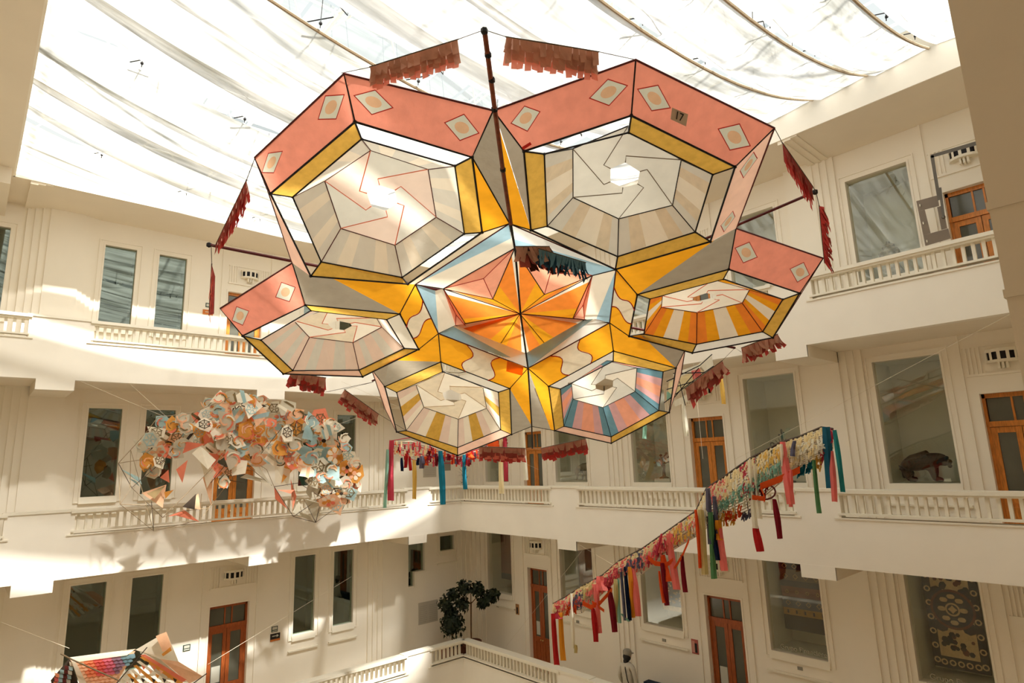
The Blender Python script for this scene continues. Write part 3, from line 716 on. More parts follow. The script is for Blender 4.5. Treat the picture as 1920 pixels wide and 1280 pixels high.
one('bamboo_spar', kite, lambda b: b.tube([kp((958, 420, .02)), kp((966, 470, .02)), kp((976, 588, .02)), kp((990, 690, .02)), kp((997, 800, .02)), kp((998, 840, .02))], .010, M_black, 7))
one('bamboo_spar', kite, lambda b: (b.tube([kp((388, 458, -.33)), kp((1378, 652, -.33))], .015, M_dred, 6), b.ball(kp((392, 459, -.33)), .028, M_black, 6)))
one('bamboo_spar', kite, lambda b: (b.tube([kp((1532, 358, -.33)), kp((698, 714, -.33))], .013, M_dred, 6), b.ball(kp((1528, 360, -.33)), .028, M_black, 6)))
nc = one('number_card', kite, lambda b: b.hexa([kp(p+(.03,)) for p in ((1260.2, 201.6), (1290.2, 214.3), (1286.4, 237), (1257.3, 223.4))]+[kp(p+(.034,)) for p in ((1260.2, 201.6), (1290.2, 214.3), (1286.4, 237), (1257.3, 223.4))], solid('card_brown', (.56, .43, .33, 1), .8)), label='brown card with the number 17')
ctx = bpy.data.curves.new('numeral', 'FONT'); ctx.body = '17'; ctx.size = 1; ctx.align_x = 'CENTER'; ctx.align_y = 'CENTER'; ctx.offset = .012
ctx.materials.append(M_black); to = bpy.data.objects.new('numeral', ctx); COL.objects.link(to)
pc = kp((1273.5, 219, .045)); ex = (kp((1289, 225.8, .045))-kp((1258.5, 212.2, .045))); ey = kp((1275.2, 208, .045))-kp((1271.8, 230, .045))
sx_ = ex.length*.52; sy_ = ey.length*.95
ex.normalize(); ey.normalize(); ez = ex.cross(ey)
nme = bpy.data.meshes.new_from_object(to); bpy.data.objects.remove(to); to = bpy.data.objects.new('numeral', nme); COL.objects.link(to)
nme.transform( Matrix(((ex.x*sx_, ey.x*sy_, ez.x, pc.x), (ex.y*sx_, ey.y*sy_, ez.y, pc.y), (ex.z*sx_, ey.z*sy_, ez.z, pc.z), (0, 0, 0, 1))))
to.parent = nc; to.matrix_parent_inverse = Matrix.Identity(4)
panel('red_tab', kite, [(978, 276, .02), (994, 266, .02), (997, 271, .02), (981, 281, .02)], P_redl)
panel('orange_patch', kite, [(951, 676, .02), (982, 686, .02), (979, 704, .02), (949, 696, .02)], P_orange)

# ---------------------------------------------------------------- paper fringes strung around the kite
F_br = paper('dusty_rose_crepe', srgb(205, 158, 138), .14, 9, 0, .40); F_dk = paper('maroon_crepe', srgb(165, 84, 76), .15, 9, 0, .3)
F_pk = paper('coral_crepe', srgb(248, 160, 140), .10, 9, 0, .5); F_rd = paper('red_crepe', srgb(200, 80, 74), .15, 9, 0, .45)
F_nb = paper('navy_crepe', srgb(50, 82, 104), .2, 9, 0, .2); F_bk = paper('dark_brown_crepe', srgb(70, 40, 34), .2, 9, 0, .2); F_bl = paper('teal_blue_crepe', srgb(110, 150, 170), .15, 9, 0, .4)
def fringe(q, h, rows, cols, mats, label, curl=.4, back=F_br, seed=0, jit=.15, sep=True, ends=None):
    """q = four picture corners (top start, top end, bottom end, bottom start) on the plane h of the kite"""
    rr = random.Random(seed); a, c, d, e = [kp(p+(h,)) for p in q]
    root = empty('paper_fringe', (a+c)/2, label=label, cat='paper fringe', group='crepe fringes strung around the great kite')
    P = lambda s, t, o=0: (a*(1-s)+c*s)*(1-t)+(e*(1-s)+d*s)*t+KN*o
    one('backing_strip', root, lambda b: b.poly([P(0, 0), P(1, 0), P(1, .93), P(0, .93)], back))
    one('hanging_string', root, lambda b: b.tube([P(-.01, 0), P(.5, -.01), P(1.01, 0)], .005, M_dstring, 4))
    for r in range(rows):
        t0 = r/rows*.86; t1 = min(1.0, t0+1.2/rows)
        m = mats[min(len(mats)-1, int(r*len(mats)/rows))]
        for k in range(cols):
            s0 = k/cols+rr.uniform(-.03, .08)/cols; s1 = (k+1)/cols-rr.uniform(-.03, .08)/cols
            sk = rr.uniform(-1, 1)*jit/cols*2; o1 = curl*rr.uniform(.03, .09); tt = min(1.02, t1+rr.uniform(-.06, .06)/rows)
            b = MB(); tm = (t0+tt)/2
            b.poly([P(s0, t0, .004), P(s1, t0, .004), P(s1+sk*.4, tm, o1*.5), P(s0+sk*.4, tm, o1*.5)], m)
            b.poly([P(s0+sk*.4, tm, o1*.5), P(s1+sk*.4, tm, o1*.5), P(s1+sk, tt, o1), P(s0+sk, tt+rr.uniform(-.05, .05)/rows, o1*rr.uniform(.6, 1.4))], m)
            b.build('fringe_flap', root)
    return root
mm3 = [F_br, F_br, F_br, F_pk]
fringe([(694, 125), (858, 74), (864, 120), (698, 161)], -.1, 4, 14, mm3, 'dusty rose fringe banner left of the kite top pole', .8, seed=1)
fringe([(949, 69), (1122, 97), (1118, 146), (944, 117)], -.1, 4, 14, mm3, 'dusty rose fringe banner right of the kite top pole', .8, seed=2)
fringe([(462, 338), (405, 458), (415, 462), (470, 372)], -.14, 3, 14, [F_dk, F_rd, F_rd], 'thin red fringe slanting left of the great kite, above the bamboo tip', 1.6, F_br, 3, .6)
fringe([(397, 495), (392, 590), (402, 588), (404, 520)], -.14, 3, 12, [F_pk, F_rd], 'thin red fringe hanging straight below the left bamboo tip', 1.6, F_dk, 4, .8)
fringe([(1467, 268), (1524, 350), (1515, 378), (1470, 305)], -.14, 3, 14, [F_dk, F_rd, F_rd], 'red fringe slanting off the kite upper right corner', 1.6, F_dk, 5, .6)
fringe([(1536, 386), (1546, 492), (1554, 490), (1546, 388)], -.14, 3, 16, [F_rd, F_dk], 'thin red fringe hanging straight at the kite far right', 1.8, F_rd, 6, .8)
fringe([(546, 698), (611, 708), (609, 736), (537, 716)], -.2, 4, 10, [F_br, F_rd, F_dk, F_rd], 'maroon fringe just under the far left cell', 1.0, F_dk, 7, .3)
fringe([(646, 730), (710, 776), (704, 796), (634, 752)], -.2, 5, 9, [F_br, F_dk, F_br, F_rd], 'maroon fringe slanting between far left and bottom left cells', .8, F_dk, 8, .3)
fringe([(898, 837), (985, 840), (984, 866), (899, 860)], -.2, 4, 11, [F_br, F_dk, F_pk, F_rd], 'level maroon fringe below the bottom left cell', .7, F_dk, 9, .2)
fringe([(1014, 840), (1098, 822), (1104, 845), (1018, 861)], -.2, 4, 11, [F_br, F_dk, F_rd, F_rd], 'maroon fringe below the bottom right cell', .8, F_dk, 10, .3)
fringe([(1390, 652), (1458, 626), (1466, 640), (1393, 674)], -.24, 4, 11, [F_br, F_dk, F_rd], 'maroon fringe tucked under the far right cell', 1.2, F_dk, 11, .5)
fringe([(1284, 728), (1354, 676), (1363, 698), (1296, 752)], -.24, 5, 11, [F_br, F_dk, F_rd], 'maroon fringe slanting right of the bottom right cell', 1.2, F_dk, 12, .5)
fringe([(966, 462), (1030, 462), (1062, 506), (978, 494)], .03, 4, 8, [F_br, F_dk, F_bk], 'brown fringe at the tip of the orange star', 1.0, F_bk, 13, .6)
fringe([(1010, 466), (1098, 492), (1098, 508), (1008, 488)], .05, 3, 22, [F_bl, F_nb, F_nb], 'navy and blue brush fringe over the star top right', 1.4, F_nb, 14, .9)
def cord(pts, r, m, label, name='cord', cat='cord', group=None):
    b = MB(); b.tube(pts, r, m, 4); b.build(name, label=label, cat=cat, group=group)
for pl, t in (([(640, 137), (694, 126)], 'left top corner to the banner'), ([(858, 74), (908, 56)], 'banner to the pole tip, left'), ([(908, 56), (949, 69)], 'pole tip to the right banner'), ([(1122, 97), (1192, 112)], 'right banner to the top right corner'),
    ([(478, 296), (462, 338)], 'upper left corner to the slanting fringe'), ([(405, 458), (396, 462), (397, 495)], 'left bamboo tip to the hanging fringe'), ([(1452, 240), (1467, 268)], 'upper right corner to the slanting fringe'),
    ([(1524, 350), (1530, 360), (1536, 386)], 'right bamboo tip to the hanging fringe'), ([(610, 735), (700, 716), (646, 730)], 'bottom left bamboo tip to the fringes'), ([(710, 776), (800, 830), (898, 838)], 'slanting fringe to the level fringe'),
    ([(985, 842), (998, 840), (1014, 842)], 'pole foot to the bottom fringes'), ([(1390, 660), (1378, 652), (1354, 676)], 'lower right bamboo tip to the fringes')):
    cord([kp(p+(-.15,)) for p in pl], .003, M_dstring, 'thin dark string of the great kite, '+t, 'kite_string', 'string', 'perimeter strings of the great kite')

# ---------------------------------------------------------------- cloud kite by the left wall (arch of patterned paper pieces on a stick frame)
ck = empty('arched_paper_kite', onx(450, 860, -12.3), label='arched kite of many patterned paper pieces on a stick frame before the left wall', cat='kite')
def cp(x, y, o=0): return onx(x, y, -12.3+o)
PC = dict(w=paper('patterned_white', srgb(244, 236, 216), .04, 10, 0, .45), c=paper('patterned_coral', srgb(238, 140, 112), .06, 10, 0, .5), p=paper('patterned_peach', srgb(244, 196, 160), .06, 10, 0, .5),
          o=paper('patterned_ochre', srgb(226, 160, 80), .08, 10, 0, .5), b=paper('patterned_blue', srgb(170, 198, 200), .06, 10, 0, .5), k=paper('patterned_charcoal', srgb(70, 60, 52), .15, 10, 0, .2),
          g=paper('patterned_stone', srgb(206, 198, 178), .04, 10, 0, .5), n=paper('patterned_olive', srgb(120, 102, 72), .10, 10, 0, .3))
dense = [(292, 800), (330, 786), (375, 770), (405, 745), (440, 742), (490, 742), (530, 760), (560, 775), (620, 790), (648, 815), (668, 870), (670, 900), (640, 948), (615, 945), (585, 925), (578, 880), (550, 868), (520, 862), (470, 862), (430, 866), (405, 850), (382, 832), (352, 838), (325, 852), (300, 850), (272, 842), (262, 838)]
def inside(x, y, pl):
    r = False; j = len(pl)-1
    for i in range(len(pl)):
        if (pl[i][1] > y) != (pl[j][1] > y) and x < (pl[j][0]-pl[i][0])*(y-pl[i][1])/(pl[j][1]-pl[i][1])+pl[i][0]: r = not r
        j = i
    return r
rr = random.Random(5); cen = []; tries = 0
while len(cen) < 120 and tries < 9000:
    tries += 1; x, y = rr.uniform(255, 675), rr.uniform(738, 950)
    if inside(x, y, dense) and all((x-a)**2+(y-c)**2 > 15.5**2 for a, c in cen): cen.append((x, y))
cen += [(430, 885), (446, 872), (420, 905), (410, 880), (275, 868), (290, 880), (300, 862), (605, 905), (640, 925), (655, 905)]
for ci, (x, y) in enumerate(cen):
    tl = Vector((rr.uniform(-.5, .5), rr.uniform(-.45, .45), 0)); th = rr.uniform(0, 6.3); R = rr.uniform(13, 20); n = rr.choice((5, 6, 6, 7)); o0 = rr.uniform(-.22, .22)
    kind = rr.choice('wwwgbpcowbpwgwog')
    el = rr.uniform(.7, 1.15)
    def pt(a, r, dz=0):
        dx, dy = r*math.cos(a), r*el*math.sin(a); return cp(x+dx, y+dy, o0+(tl.x*dx+tl.y*dy)/70+dz)
    rad = [R*rr.uniform(.55, 1.35) for _ in range(n)]
    b = MB(); b.poly([pt(th+2*math.pi*i/n, rad[i]) for i in range(n)], PC[kind])
    o = b.build('paper_piece', ck)
    mot = rr.choice(('flower', 'lattice', 'lattice', 'swirl', 'swirl', 'swirl', 'band'))
    c2 = rr.choice('cpobwkng')
    b = MB()
    if mot == 'flower':
        for i in range(6):
            a0 = th+i*math.pi/3
            b.poly([pt(a0+.9*math.cos(t)*.5, R*(.5+.32*math.sin(t)), .008) for t in [k*math.pi/4 for k in range(8)]], PC[rr.choice('pcow')])
        b.poly([pt(t, R*.25, .012) for t in [k*math.pi/4 for k in range(8)]], PC[rr.choice('kwowp')])
    elif mot == 'lattice':
        cc = rr.choice('nkbnb')
        for i in range(6):
            a0 = th+i*math.pi/3; b.poly([pt(a0, R*.72, .01), pt(a0+.10, R*.72, .01), pt(a0+.5, R*.12, .01), pt(a0-.4, R*.12, .01)], PC[cc])
            b.poly([pt(a0, R*.66, .012), pt(a0+1.05, R*.66, .012), pt(a0+1.05, R*.56, .012), pt(a0, R*.56, .012)], PC[cc])
    elif mot == 'swirl':
        for i in range(7):
            a0 = th+rr.uniform(0, 6.3); r0 = R*rr.uniform(.2, .5); W_ = R*rr.uniform(.10, .2); cc = rr.choice('pcowbnpkw')
            arc = [a0+rr.uniform(.35, .5)*k for k in range(5)]
            cc = rr.choice('pcowbppcogn')
            b.poly([pt(t, r0+k*R*.08, .008+.003*i) for k, t in enumerate(arc)]+[pt(t, r0+W_+k*R*.08, .008+.003*i) for k, t in reversed(list(enumerate(arc)))], PC[cc])
    elif mot == 'spot':
        b.poly([pt(t, R*.55, .008) for t in [k*math.pi/4 for k in range(8)]], PC[c2]); b.poly([pt(t, R*.3, .014) for t in [k*math.pi/4 for k in range(8)]], PC[rr.choice('wkp')])
    else:
        a0 = th; b.poly([pt(a0, R*.9, .008), pt(a0+.5, R*.8, .008), pt(a0+2.7, R*.8, .008), pt(a0+3.14, R*.9, .008)], PC[c2])
        b.poly([pt(a0-.6, R*.85, .008), pt(a0-1.0, R*.85, .008), pt(a0-2.1, R*.85, .008), pt(a0-2.5, R*.85, .008)], PC[rr.choice('nkb')])
    b.build('printed_motif', o)
tri = [('c', [(350, 828), (385, 832), (342, 850)]), ('c', [(330, 880), (352, 862), (342, 905)]), ('c', [(300, 895), (316, 880), (318, 905)]), ('p', [(265, 924), (312, 908), (305, 952)]), ('n', [(275, 925), (310, 910), (290, 935)]), ('o', [(308, 922), (326, 918), (310, 935)]),
    ('w', [(375, 835), (405, 862), (390, 880), (360, 850)]), ('w', [(370, 852), (405, 885), (388, 915), (380, 880)]), ('c', [(395, 815), (412, 850), (405, 880), (390, 858)]), ('p', [(380, 895), (400, 885), (396, 948)]), ('k', [(342, 950), (368, 925), (365, 955)]),
    ('c', [(315, 968), (345, 955), (374, 978), (330, 966)]), ('p', [(345, 948), (372, 925), (376, 955)]), ('c', [(425, 843), (458, 862), (442, 890), (438, 866)]), ('g', [(450, 895), (500, 905), (500, 900), (462, 888)]), ('g', [(460, 862), (480, 865), (510, 912), (478, 880)]),
    ('c', [(514, 912), (540, 955), (516, 935)]), ('c', [(545, 898), (556, 930), (548, 958)]), ('o', [(535, 862), (548, 882), (528, 905), (532, 880)]), ('g', [(548, 960), (590, 980), (560, 940)]), ('g', [(570, 935), (592, 978), (605, 945), (588, 938)]), ('c', [(520, 918), (552, 918), (545, 925)]),
    ('w', [(515, 872), (545, 880), (540, 912), (516, 905)]), ('b', [(240, 895), (256, 902), (262, 912)]), ('g', [(275, 955), (288, 992), (284, 955)]), ('b', [(225, 878), (245, 890), (266, 908), (262, 895)])]
for c, pl in tri:
    o0 = rr.uniform(-.15, .15)
    one('paper_point', ck, lambda b: b.poly([cp(x, y, o0+rr.uniform(-.08, .08)) for x, y in pl], PC[c]))
M_stick = solid('reed_stick', (.30, .22, .13, 1), .7, .1, 20); M_stick2 = solid('dark_stick', (.07, .045, .03, 1), .7, .1, 20)
sticks = [[(222, 868), (225, 945), (288, 995), (245, 843), (222, 868)], [(222, 868), (268, 818), (296, 782), (360, 774), (430, 745)], [(225, 945), (247, 914), (305, 970), (340, 958), (392, 952), (374, 975), (288, 995)], [(247, 914), (310, 860), (345, 810), (405, 745)],
    [(222, 868), (247, 914), (305, 970)], [(305, 970), (340, 935), (395, 880), (460, 800)], [(392, 952), (440, 890), (445, 865)], [(288, 995), (284, 940)], [(374, 975), (378, 925)], [(222, 868), (262, 862)], [(245, 843), (244, 915)], [(225, 945), (280, 948)],
    [(514, 912), (500, 880), (462, 855)], [(514, 912), (550, 968), (592, 979), (632, 950), (603, 932), (560, 905), (514, 912)], [(550, 968), (603, 932)], [(592, 979), (603, 932)], [(592, 979), (570, 935)], [(548, 960), (550, 905)], [(603, 932), (655, 910), (670, 898), (642, 955)], [(603, 932), (642, 955)],
    [(460, 870), (510, 910)], [(430, 900), (460, 905)], [(480, 790), (440, 850), (395, 905)], [(530, 800), (480, 862)], [(560, 780), (530, 862)], [(620, 790), (560, 860)]]
for pl in sticks:
    m = M_stick2 if rr.random() < .65 else M_stick
    one('frame_stick', ck, lambda b: b.tube([cp(x, y, .1*math.sin(x*.05+y*.03)) for x, y in pl], .006, m, 4))

# ---------------------------------------------------------------- scaled kite, bottom left
k3 = empty('scaled_paper_kite', onx(230, 1300, -11), label='kite with rows of gradient coloured scales at the bottom left', cat='kite')
def c3(x, y, o=0): return onx(x, y, -11+o)
for nm, c, pl in (('top_band', 'w', [(130, 1232, 0), (254, 1216, 0), (238, 1228, .05), (136, 1242, .05)]), ('white_rib', 'w', [(134, 1238, .06), (143, 1242, .06), (172, 1300, .06), (155, 1300, .06)]),
    ('side_wing', 'w', [(254, 1218, 0), (312, 1184, .2), (335, 1240, .2), (300, 1235, 0)]), ('wing_tip', 'p', [(292, 1192, .22), (312, 1184, .22), (322, 1212, .22), (305, 1222, .22)]),
    ('lower_wing', 'p', [(300, 1235, .0), (335, 1240, .2), (381, 1268, .2), (355, 1281, .1)]), ('inner_wing', 'g', [(262, 1222, .05), (300, 1235, .02), (352, 1279, .1), (300, 1272, .1)]),
    ('pink_strip', 'c', [(262, 1228, .12), (272, 1226, .12), (350, 1274, .12), (340, 1280, .12)]), ('gold_tab', 'o', [(303, 1226, .25), (320, 1212, .25), (322, 1219, .25), (306, 1230, .25)]),
    ('base_sheet', 'p', [(130, 1234, -.06), (254, 1220, -.06), (222, 1275, -.06), (190, 1330, -.06)]), ('left_sheet', 'k', [(130, 1234, -.06), (95, 1275, -.1), (110, 1330, -.1), (165, 1330, -.06)])):
    one(nm, k3, lambda b: b.poly([c3(*p) for p in pl], PC[c]))
G1 = [srgb(240, 196, 160), srgb(238, 150, 110), srgb(228, 110, 104), srgb(214, 118, 138), srgb(150, 120, 138), srgb(120, 150, 160)]
GM = [paper('gradient_scale_%d' % i, c, .08, 14, 0, .5) for i, c in enumerate(G1)]
for r in range(9):
    for q in range(13-r):
        t = q/12; x0 = 140+t*104-r*1.0+r*4.6; y0 = 1238-t*12+r*6.0
        if x0 > 246-r*6: continue
        m = GM[min(5, int(t*6+.2*r))] if r < 5 else GM[0]
        one('scale', k3, lambda b: b.poly([c3(x0, y0, .01+.03*(r % 2)), c3(x0+8.6, y0-1, .01), c3(x0+10, y0+6, .04), c3(x0+5, y0+8.5, .05), c3(x0, y0+7, .04)], m))
for r in range(6):
    for q in range(4):
        x0 = 128-q*9-r*1.5+2; y0 = 1240+r*8+q*7
        m = (PC['b'], paper('scale_maroon', srgb(110, 55, 50), .1), PC['b'], GM[1])[q] if (r+q) % 2 else (PC['g'], paper('scale_maroon', srgb(110, 55, 50)), PC['b'], GM[2])[q]
        one('scale', k3, lambda b: b.poly([c3(x0, y0, 0), c3(x0+8, y0+2, .02), c3(x0+8, y0+9, .04), c3(x0+1, y0+8, .02)], m))
for i in range(6):
    one('rib_slat', k3, lambda b: b.poly([c3(262-i*6, 1232+i*8, .14), c3(268-i*6, 1230+i*8, .14), c3(345-i*12, 1281+i*9, .14), c3(338-i*12, 1285+i*9, .14)], PC['w' if i % 2 else 'o']))
    one('rib_spot', k3, lambda b: [b.poly([c3(272+13*k-i*7, 1238+8*k+i*8, .16), c3(280+13*k-i*7, 1242+8*k+i*8, .16), c3(276+13*k-i*7, 1248+8*k+i*8, .16)], PC['kcpo'[(i+k) % 4]]) for k in range(5)])
one('frame_stick', k3, lambda b: b.tube([c3(114, 1225, .2), c3(135, 1236, .2), c3(225, 1276, .2)], .010, M_stick, 5)); one('frame_stick', k3, lambda b: b.tube([c3(276, 1213, .2), c3(215, 1285, .2)], .008, M_stick2, 5))
one('frame_stick', k3, lambda b: b.tube([c3(388, 1262, .2), c3(350, 1290, .2)], .008, M_stick2, 5)); one('frame_stick', k3, lambda b: b.tube([c3(130, 1234, .0), c3(254, 1217, .0)], .007, M_stick, 5))

# ---------------------------------------------------------------- ribbon kites
def rmat(name, c): return paper('ribbon_'+name, srgb(*c), .07, 12, 0, .4, (1, 1, .3), .3)
RM = dict(blue=rmat('deep_blue', (44, 100, 124)), teal=rmat('teal', (52, 140, 142)), pink=rmat('pink', (236, 128, 122)), green=rmat('green', (92, 140, 96)), white=rmat('white', (236, 232, 214)), red=rmat('red', (178, 42, 42)),
  dred=rmat('maroon', (126, 34, 44)), org=rmat('orange', (226, 92, 44)), ochre=rmat('ochre', (222, 150, 50)), khaki=rmat('khaki', (206, 188, 132)), slate=rmat('slate', (104, 104, 124)), navy=rmat('navy', (30, 40, 66)), mint=rmat('mint', (150, 196, 176)), crim=rmat('crimson', (196, 72, 88)), cyan=rmat('petrol', (38, 122, 148)), cream=rmat('cream', (238, 222, 176)), yel=rmat('yellow', (228, 190, 100)))
def ribbon(fn, root, x0, y0, x1, y1, w, col, rr, off=0):
    m = RM[col]; n = 7
    b = MB(); ph = rr.random()*6
    prev = None
    for k in range(n+1):
        t = k/n; x = x0+(x1-x0)*t+1.0*math.sin(ph+t*3); y = y0+(y1-y0)*t; ww = w*(.40+.16*min(1, t*3)+.04*math.sin(ph+5*t))
        o = off+.05*math.sin(ph+t*4)
        row = (fn(x-ww, y, o), fn(x, y, o+.05), fn(x+ww, y+rr.uniform(-1, 1), o))
        if prev:
            b.poly([prev[0], prev[1], row[1], row[0]], m); b.poly([prev[1], prev[2], row[2], row[1]], m)
        prev = row
    b.build('ribbon', root)
r4 = empty('ribbon_net_kite', ony(1320, 950, 8.3), label='long slanting net kite hung with many coloured ribbons before the right wall', cat='kite')
def f4(x, y, o=0): return ony(x, y, 8.3-o)
rr = random.Random(9)
TOP = [(1037, 1132), (1062, 1118), (1092, 1098), (1130, 1078), (1160, 1052), (1205, 1028), (1245, 1000), (1305, 958), (1325, 915), (1360, 892), (1405, 860), (1462, 830), (1500, 818), (1540, 801), (1562, 804)]
BOT = [(1037, 1150), (1062, 1152), (1092, 1148), (1130, 1112), (1160, 1085), (1205, 1075), (1245, 1040), (1305, 1005), (1330, 985), (1360, 975), (1405, 955), (1462, 905), (1500, 880), (1540, 862), (1562, 840)]
def lerp(a, c, t): return (a[0]+(c[0]-a[0])*t, a[1]+(c[1]-a[1])*t)
for k in range(17):
    t = k/16
    one('net_strand', r4, lambda b: b.tube([f4(*lerp(TOP[i], BOT[i], t), .15*math.sin(t*3.1)+.03*rr.uniform(-1, 1)) for i in range(len(TOP))], .009 if k else .016, M_string if k else M_stick2, 4))
for i in range(len(TOP)-1):
    for s in (.2, .7):
        one('cross_strand', r4, lambda b: b.tube([f4(*lerp(lerp(TOP[i], TOP[i+1], s), lerp(BOT[i], BOT[i+1], min(1, s+.25)), t), .15*math.sin(t*3.1)+.01) for t in (0, .33, .66, 1)], .006, M_dstring if (i+int(s*10)) % 3 else M_dred, 4))
knots = [('crim', 3, 4, 0, .9), ('pink', 2.4, 3, 0, .6), ('khaki', 2, 2.5, 0, .5), ('slate', 1.2, 2, .1, .8), ('org', 1, 1.6, .4, 1), ('cream', 0, 1, 0, 1), ('crim', 5.2, 6.1, 0, 1), ('yel', 6.2, 6.9, 0, .9), ('slate', 4.3, 5, .0, .7), ('yel', 10.3, 11.0, 0, .5), ('crim', 9.6, 10.2, 0, .7), ('yel', 8.2, 9.4, .8, 1.3), ('org', 9, 9.7, .8, 1.2), ('dred', 10, 10.6, .7, 1.1), ('slate', 9.7, 10.2, 1.0, 1.3),
         ('cyan', 11.9, 12.6, .9, 1.3), ('yel', 12.6, 13.0, .8, 1.5), ('crim', 13.0, 13.4, .7, 1.3), ('crim', 13.5, 14, 0, .6), ('mint', 9.3, 11, .4, .7), ('white', 7.2, 8, .1, .9), ('pink', 8, 9, 0, .5), ('cream', 11.2, 12.8, 0, .8), ('cream', 8.5, 10.5, 0, .6), ('cream', 1, 13.5, 0, .25), ('white', 6.8, 13.2, .2, 1), ('pink', 0, 7, 0, .9), ('mint', 8.4, 11, .5, .8)]
def along(pl, s):
    i = max(0, min(len(pl)-2, int(s))); return lerp(pl[i], pl[i+1], s-i)
for c, s0, s1, t0, t1 in knots:
    def tf(b):
        n = int((s1-s0)*36)+16
        for k in range(n):
            s = rr.uniform(s0, s1); a = along(TOP, s); z = along(BOT, s); t = rr.uniform(t0, t1*.85); p = lerp(a, z, t); l = rr.uniform(5, 11); d = rr.uniform(-2.5, 2.5); o = .15*math.sin(min(t, 1)*3.1)+.04
            b.poly([f4(p[0]-1.6, p[1], o), f4(p[0]+1.6, p[1]-1, o+.02), f4(p[0]+1.2+d, p[1]+l, o+.04), f4(p[0]-1.4+d, p[1]+l, o+.03)], RM[c])
    one('knotted_tuft', r4, tf, kind='stuff')
RL = [(1548, 800, 1560, 915, 17, 'blue'), (1560, 845, 1564, 940, 10, 'pink'), (1564, 806, 1581, 922, 9, 'teal'), (1525, 862, 1537, 962, 8, 'green'), (1468, 828, 1482, 945, 14, 'pink'), (1464, 832, 1470, 905, 6, 'white'), (1405, 862, 1417, 990, 9, 'white'), (1414, 872, 1425, 972, 9, 'white'), (1416, 980, 1425, 1034, 13, 'red'), (1452, 935, 1462, 1010, 10, 'dred'), (1482, 880, 1483, 950, 7, 'pink'), (1490, 826, 1486, 855, 8, 'slate'),
  (1304, 955, 1313, 1065, 6, 'org'), (1313, 955, 1323, 1077, 12, 'khaki'), (1331, 960, 1340, 1085, 10, 'green'), (1326, 915, 1334, 1020, 10, 'slate'), (1336, 965, 1346, 1050, 8, 'navy'), (1345, 975, 1349, 1012, 12, 'ochre'), (1350, 990, 1358, 1070, 12, 'pink'), (1338, 930, 1346, 1000, 8, 'slate'),
  (1254, 1000, 1269, 1105, 12, 'pink'), (1241, 1055, 1251, 1135, 9, 'dred'), (1279, 1040, 1285, 1110, 8, 'dred'), (1243, 1040, 1252, 1090, 12, 'org'), (1236, 1070, 1245, 1130, 5, 'org'),
  (1187, 1065, 1196, 1155, 11, 'pink'), (1180, 1062, 1187, 1158, 8, 'ochre'), (1173, 1062, 1180, 1163, 7, 'navy'), (1165, 1065, 1171, 1163, 5, 'slate'), (1153, 1085, 1157, 1166, 8, 'khaki'), (1159, 1085, 1162, 1168, 6, 'mint'), (1143, 1100, 1152, 1185, 10, 'dred'), (1166, 1150, 1179, 1165, 5, 'mint'),
  (1116, 1095, 1125, 1187, 9, 'pink'), (1112, 1140, 1117, 1203, 9, 'red'), (1125, 1080, 1131, 1107, 16, 'pink'), (1072, 1112, 1074, 1215, 6, 'white'), (1078, 1208, 1080, 1224, 6, 'khaki'), (1036, 1150, 1045, 1246, 9, 'red'), (1050, 1148, 1057, 1238, 9, 'ochre'), (1046, 1135, 1048, 1160, 12, 'crim'), (1240, 1000, 1232, 1040, 5, 'crim')]
for x0, y0, x1, y1, wd, c in RL: ribbon(f4, r4, x0, y0, x1, y1, wd, c, rr, .22)
for pl, wd in (([(1215, 1045), (1228, 1056), (1250, 1058), (1262, 1050)], 9), ([(1262, 1070), (1280, 1040), (1292, 1012)], 9), ([(1092, 1130), (1108, 1138), (1125, 1130), (1148, 1105)], 9), ([(1110, 1128), (1133, 1145)], 6), ([(1425, 912), (1462, 898), (1500, 880)], 13), ([(1427, 915), (1435, 935), (1432, 940)], 7), ([(1410, 932), (1435, 935)], 9)):
    def sw(b):
        for i in range(len(pl)-1):
            (x, y), (u, v) = pl[i], pl[i+1]; b.poly([f4(x, y-wd/2, .26), f4(u, v-wd/2, .26), f4(u, v+wd/2, .22), f4(x, y+wd/2, .22)], RM['org'])
    one('orange_swag', r4, sw)
one('hoop', r4, lambda b: b.tube([f4(1434+20*math.cos(a)*(1.0), 922+14*math.sin(a), .2) for a in [math.pi*2*k/14 for k in range(15)]], .012, M_dred, 5))
# second ribbon kite, partly behind the great kite
r5 = empty('tasselled_ribbon_kite', ony(850, 860, 7.4), label='ribbon kite with red and teal streamers below the far left of the great kite', cat='kite')
def f5(x, y, o=0): return ony(x, y, 7.4-o)
TOP5 = [(733, 826), (770, 820), (810, 832), (860, 852), (905, 840), (950, 812)]; BOT5 = [(738, 846), (775, 862), (815, 868), (865, 868), (910, 852), (952, 830)]
for k in range(7):
    t = k/6
    one('net_strand', r5, lambda b: b.tube([f5(*lerp(TOP5[i], BOT5[i], t), .06*math.sin(t*3)) for i in range(len(TOP5))], .009, M_string if k % 2 else RM['crim'], 4))
def tf5(b):
    for k in range(190):
        s = rr.uniform(0, 4.95); p = lerp(along(TOP5, s), along(BOT5, s), rr.uniform(0, .9)); l = rr.uniform(6, 14); c = rr.choice(('crim', 'org', 'cream', 'pink', 'dred', 'cream') if s < 2 else ('crim', 'red', 'slate', 'org', 'dred'))
        b.poly([f5(p[0]-1.5, p[1], .1), f5(p[0]+1.5, p[1], .1), f5(p[0]+1.5, p[1]+l, .14), f5(p[0]-1.5, p[1]+l, .14)], RM[c])
one('knotted_tuft', r5, tf5, kind='stuff')
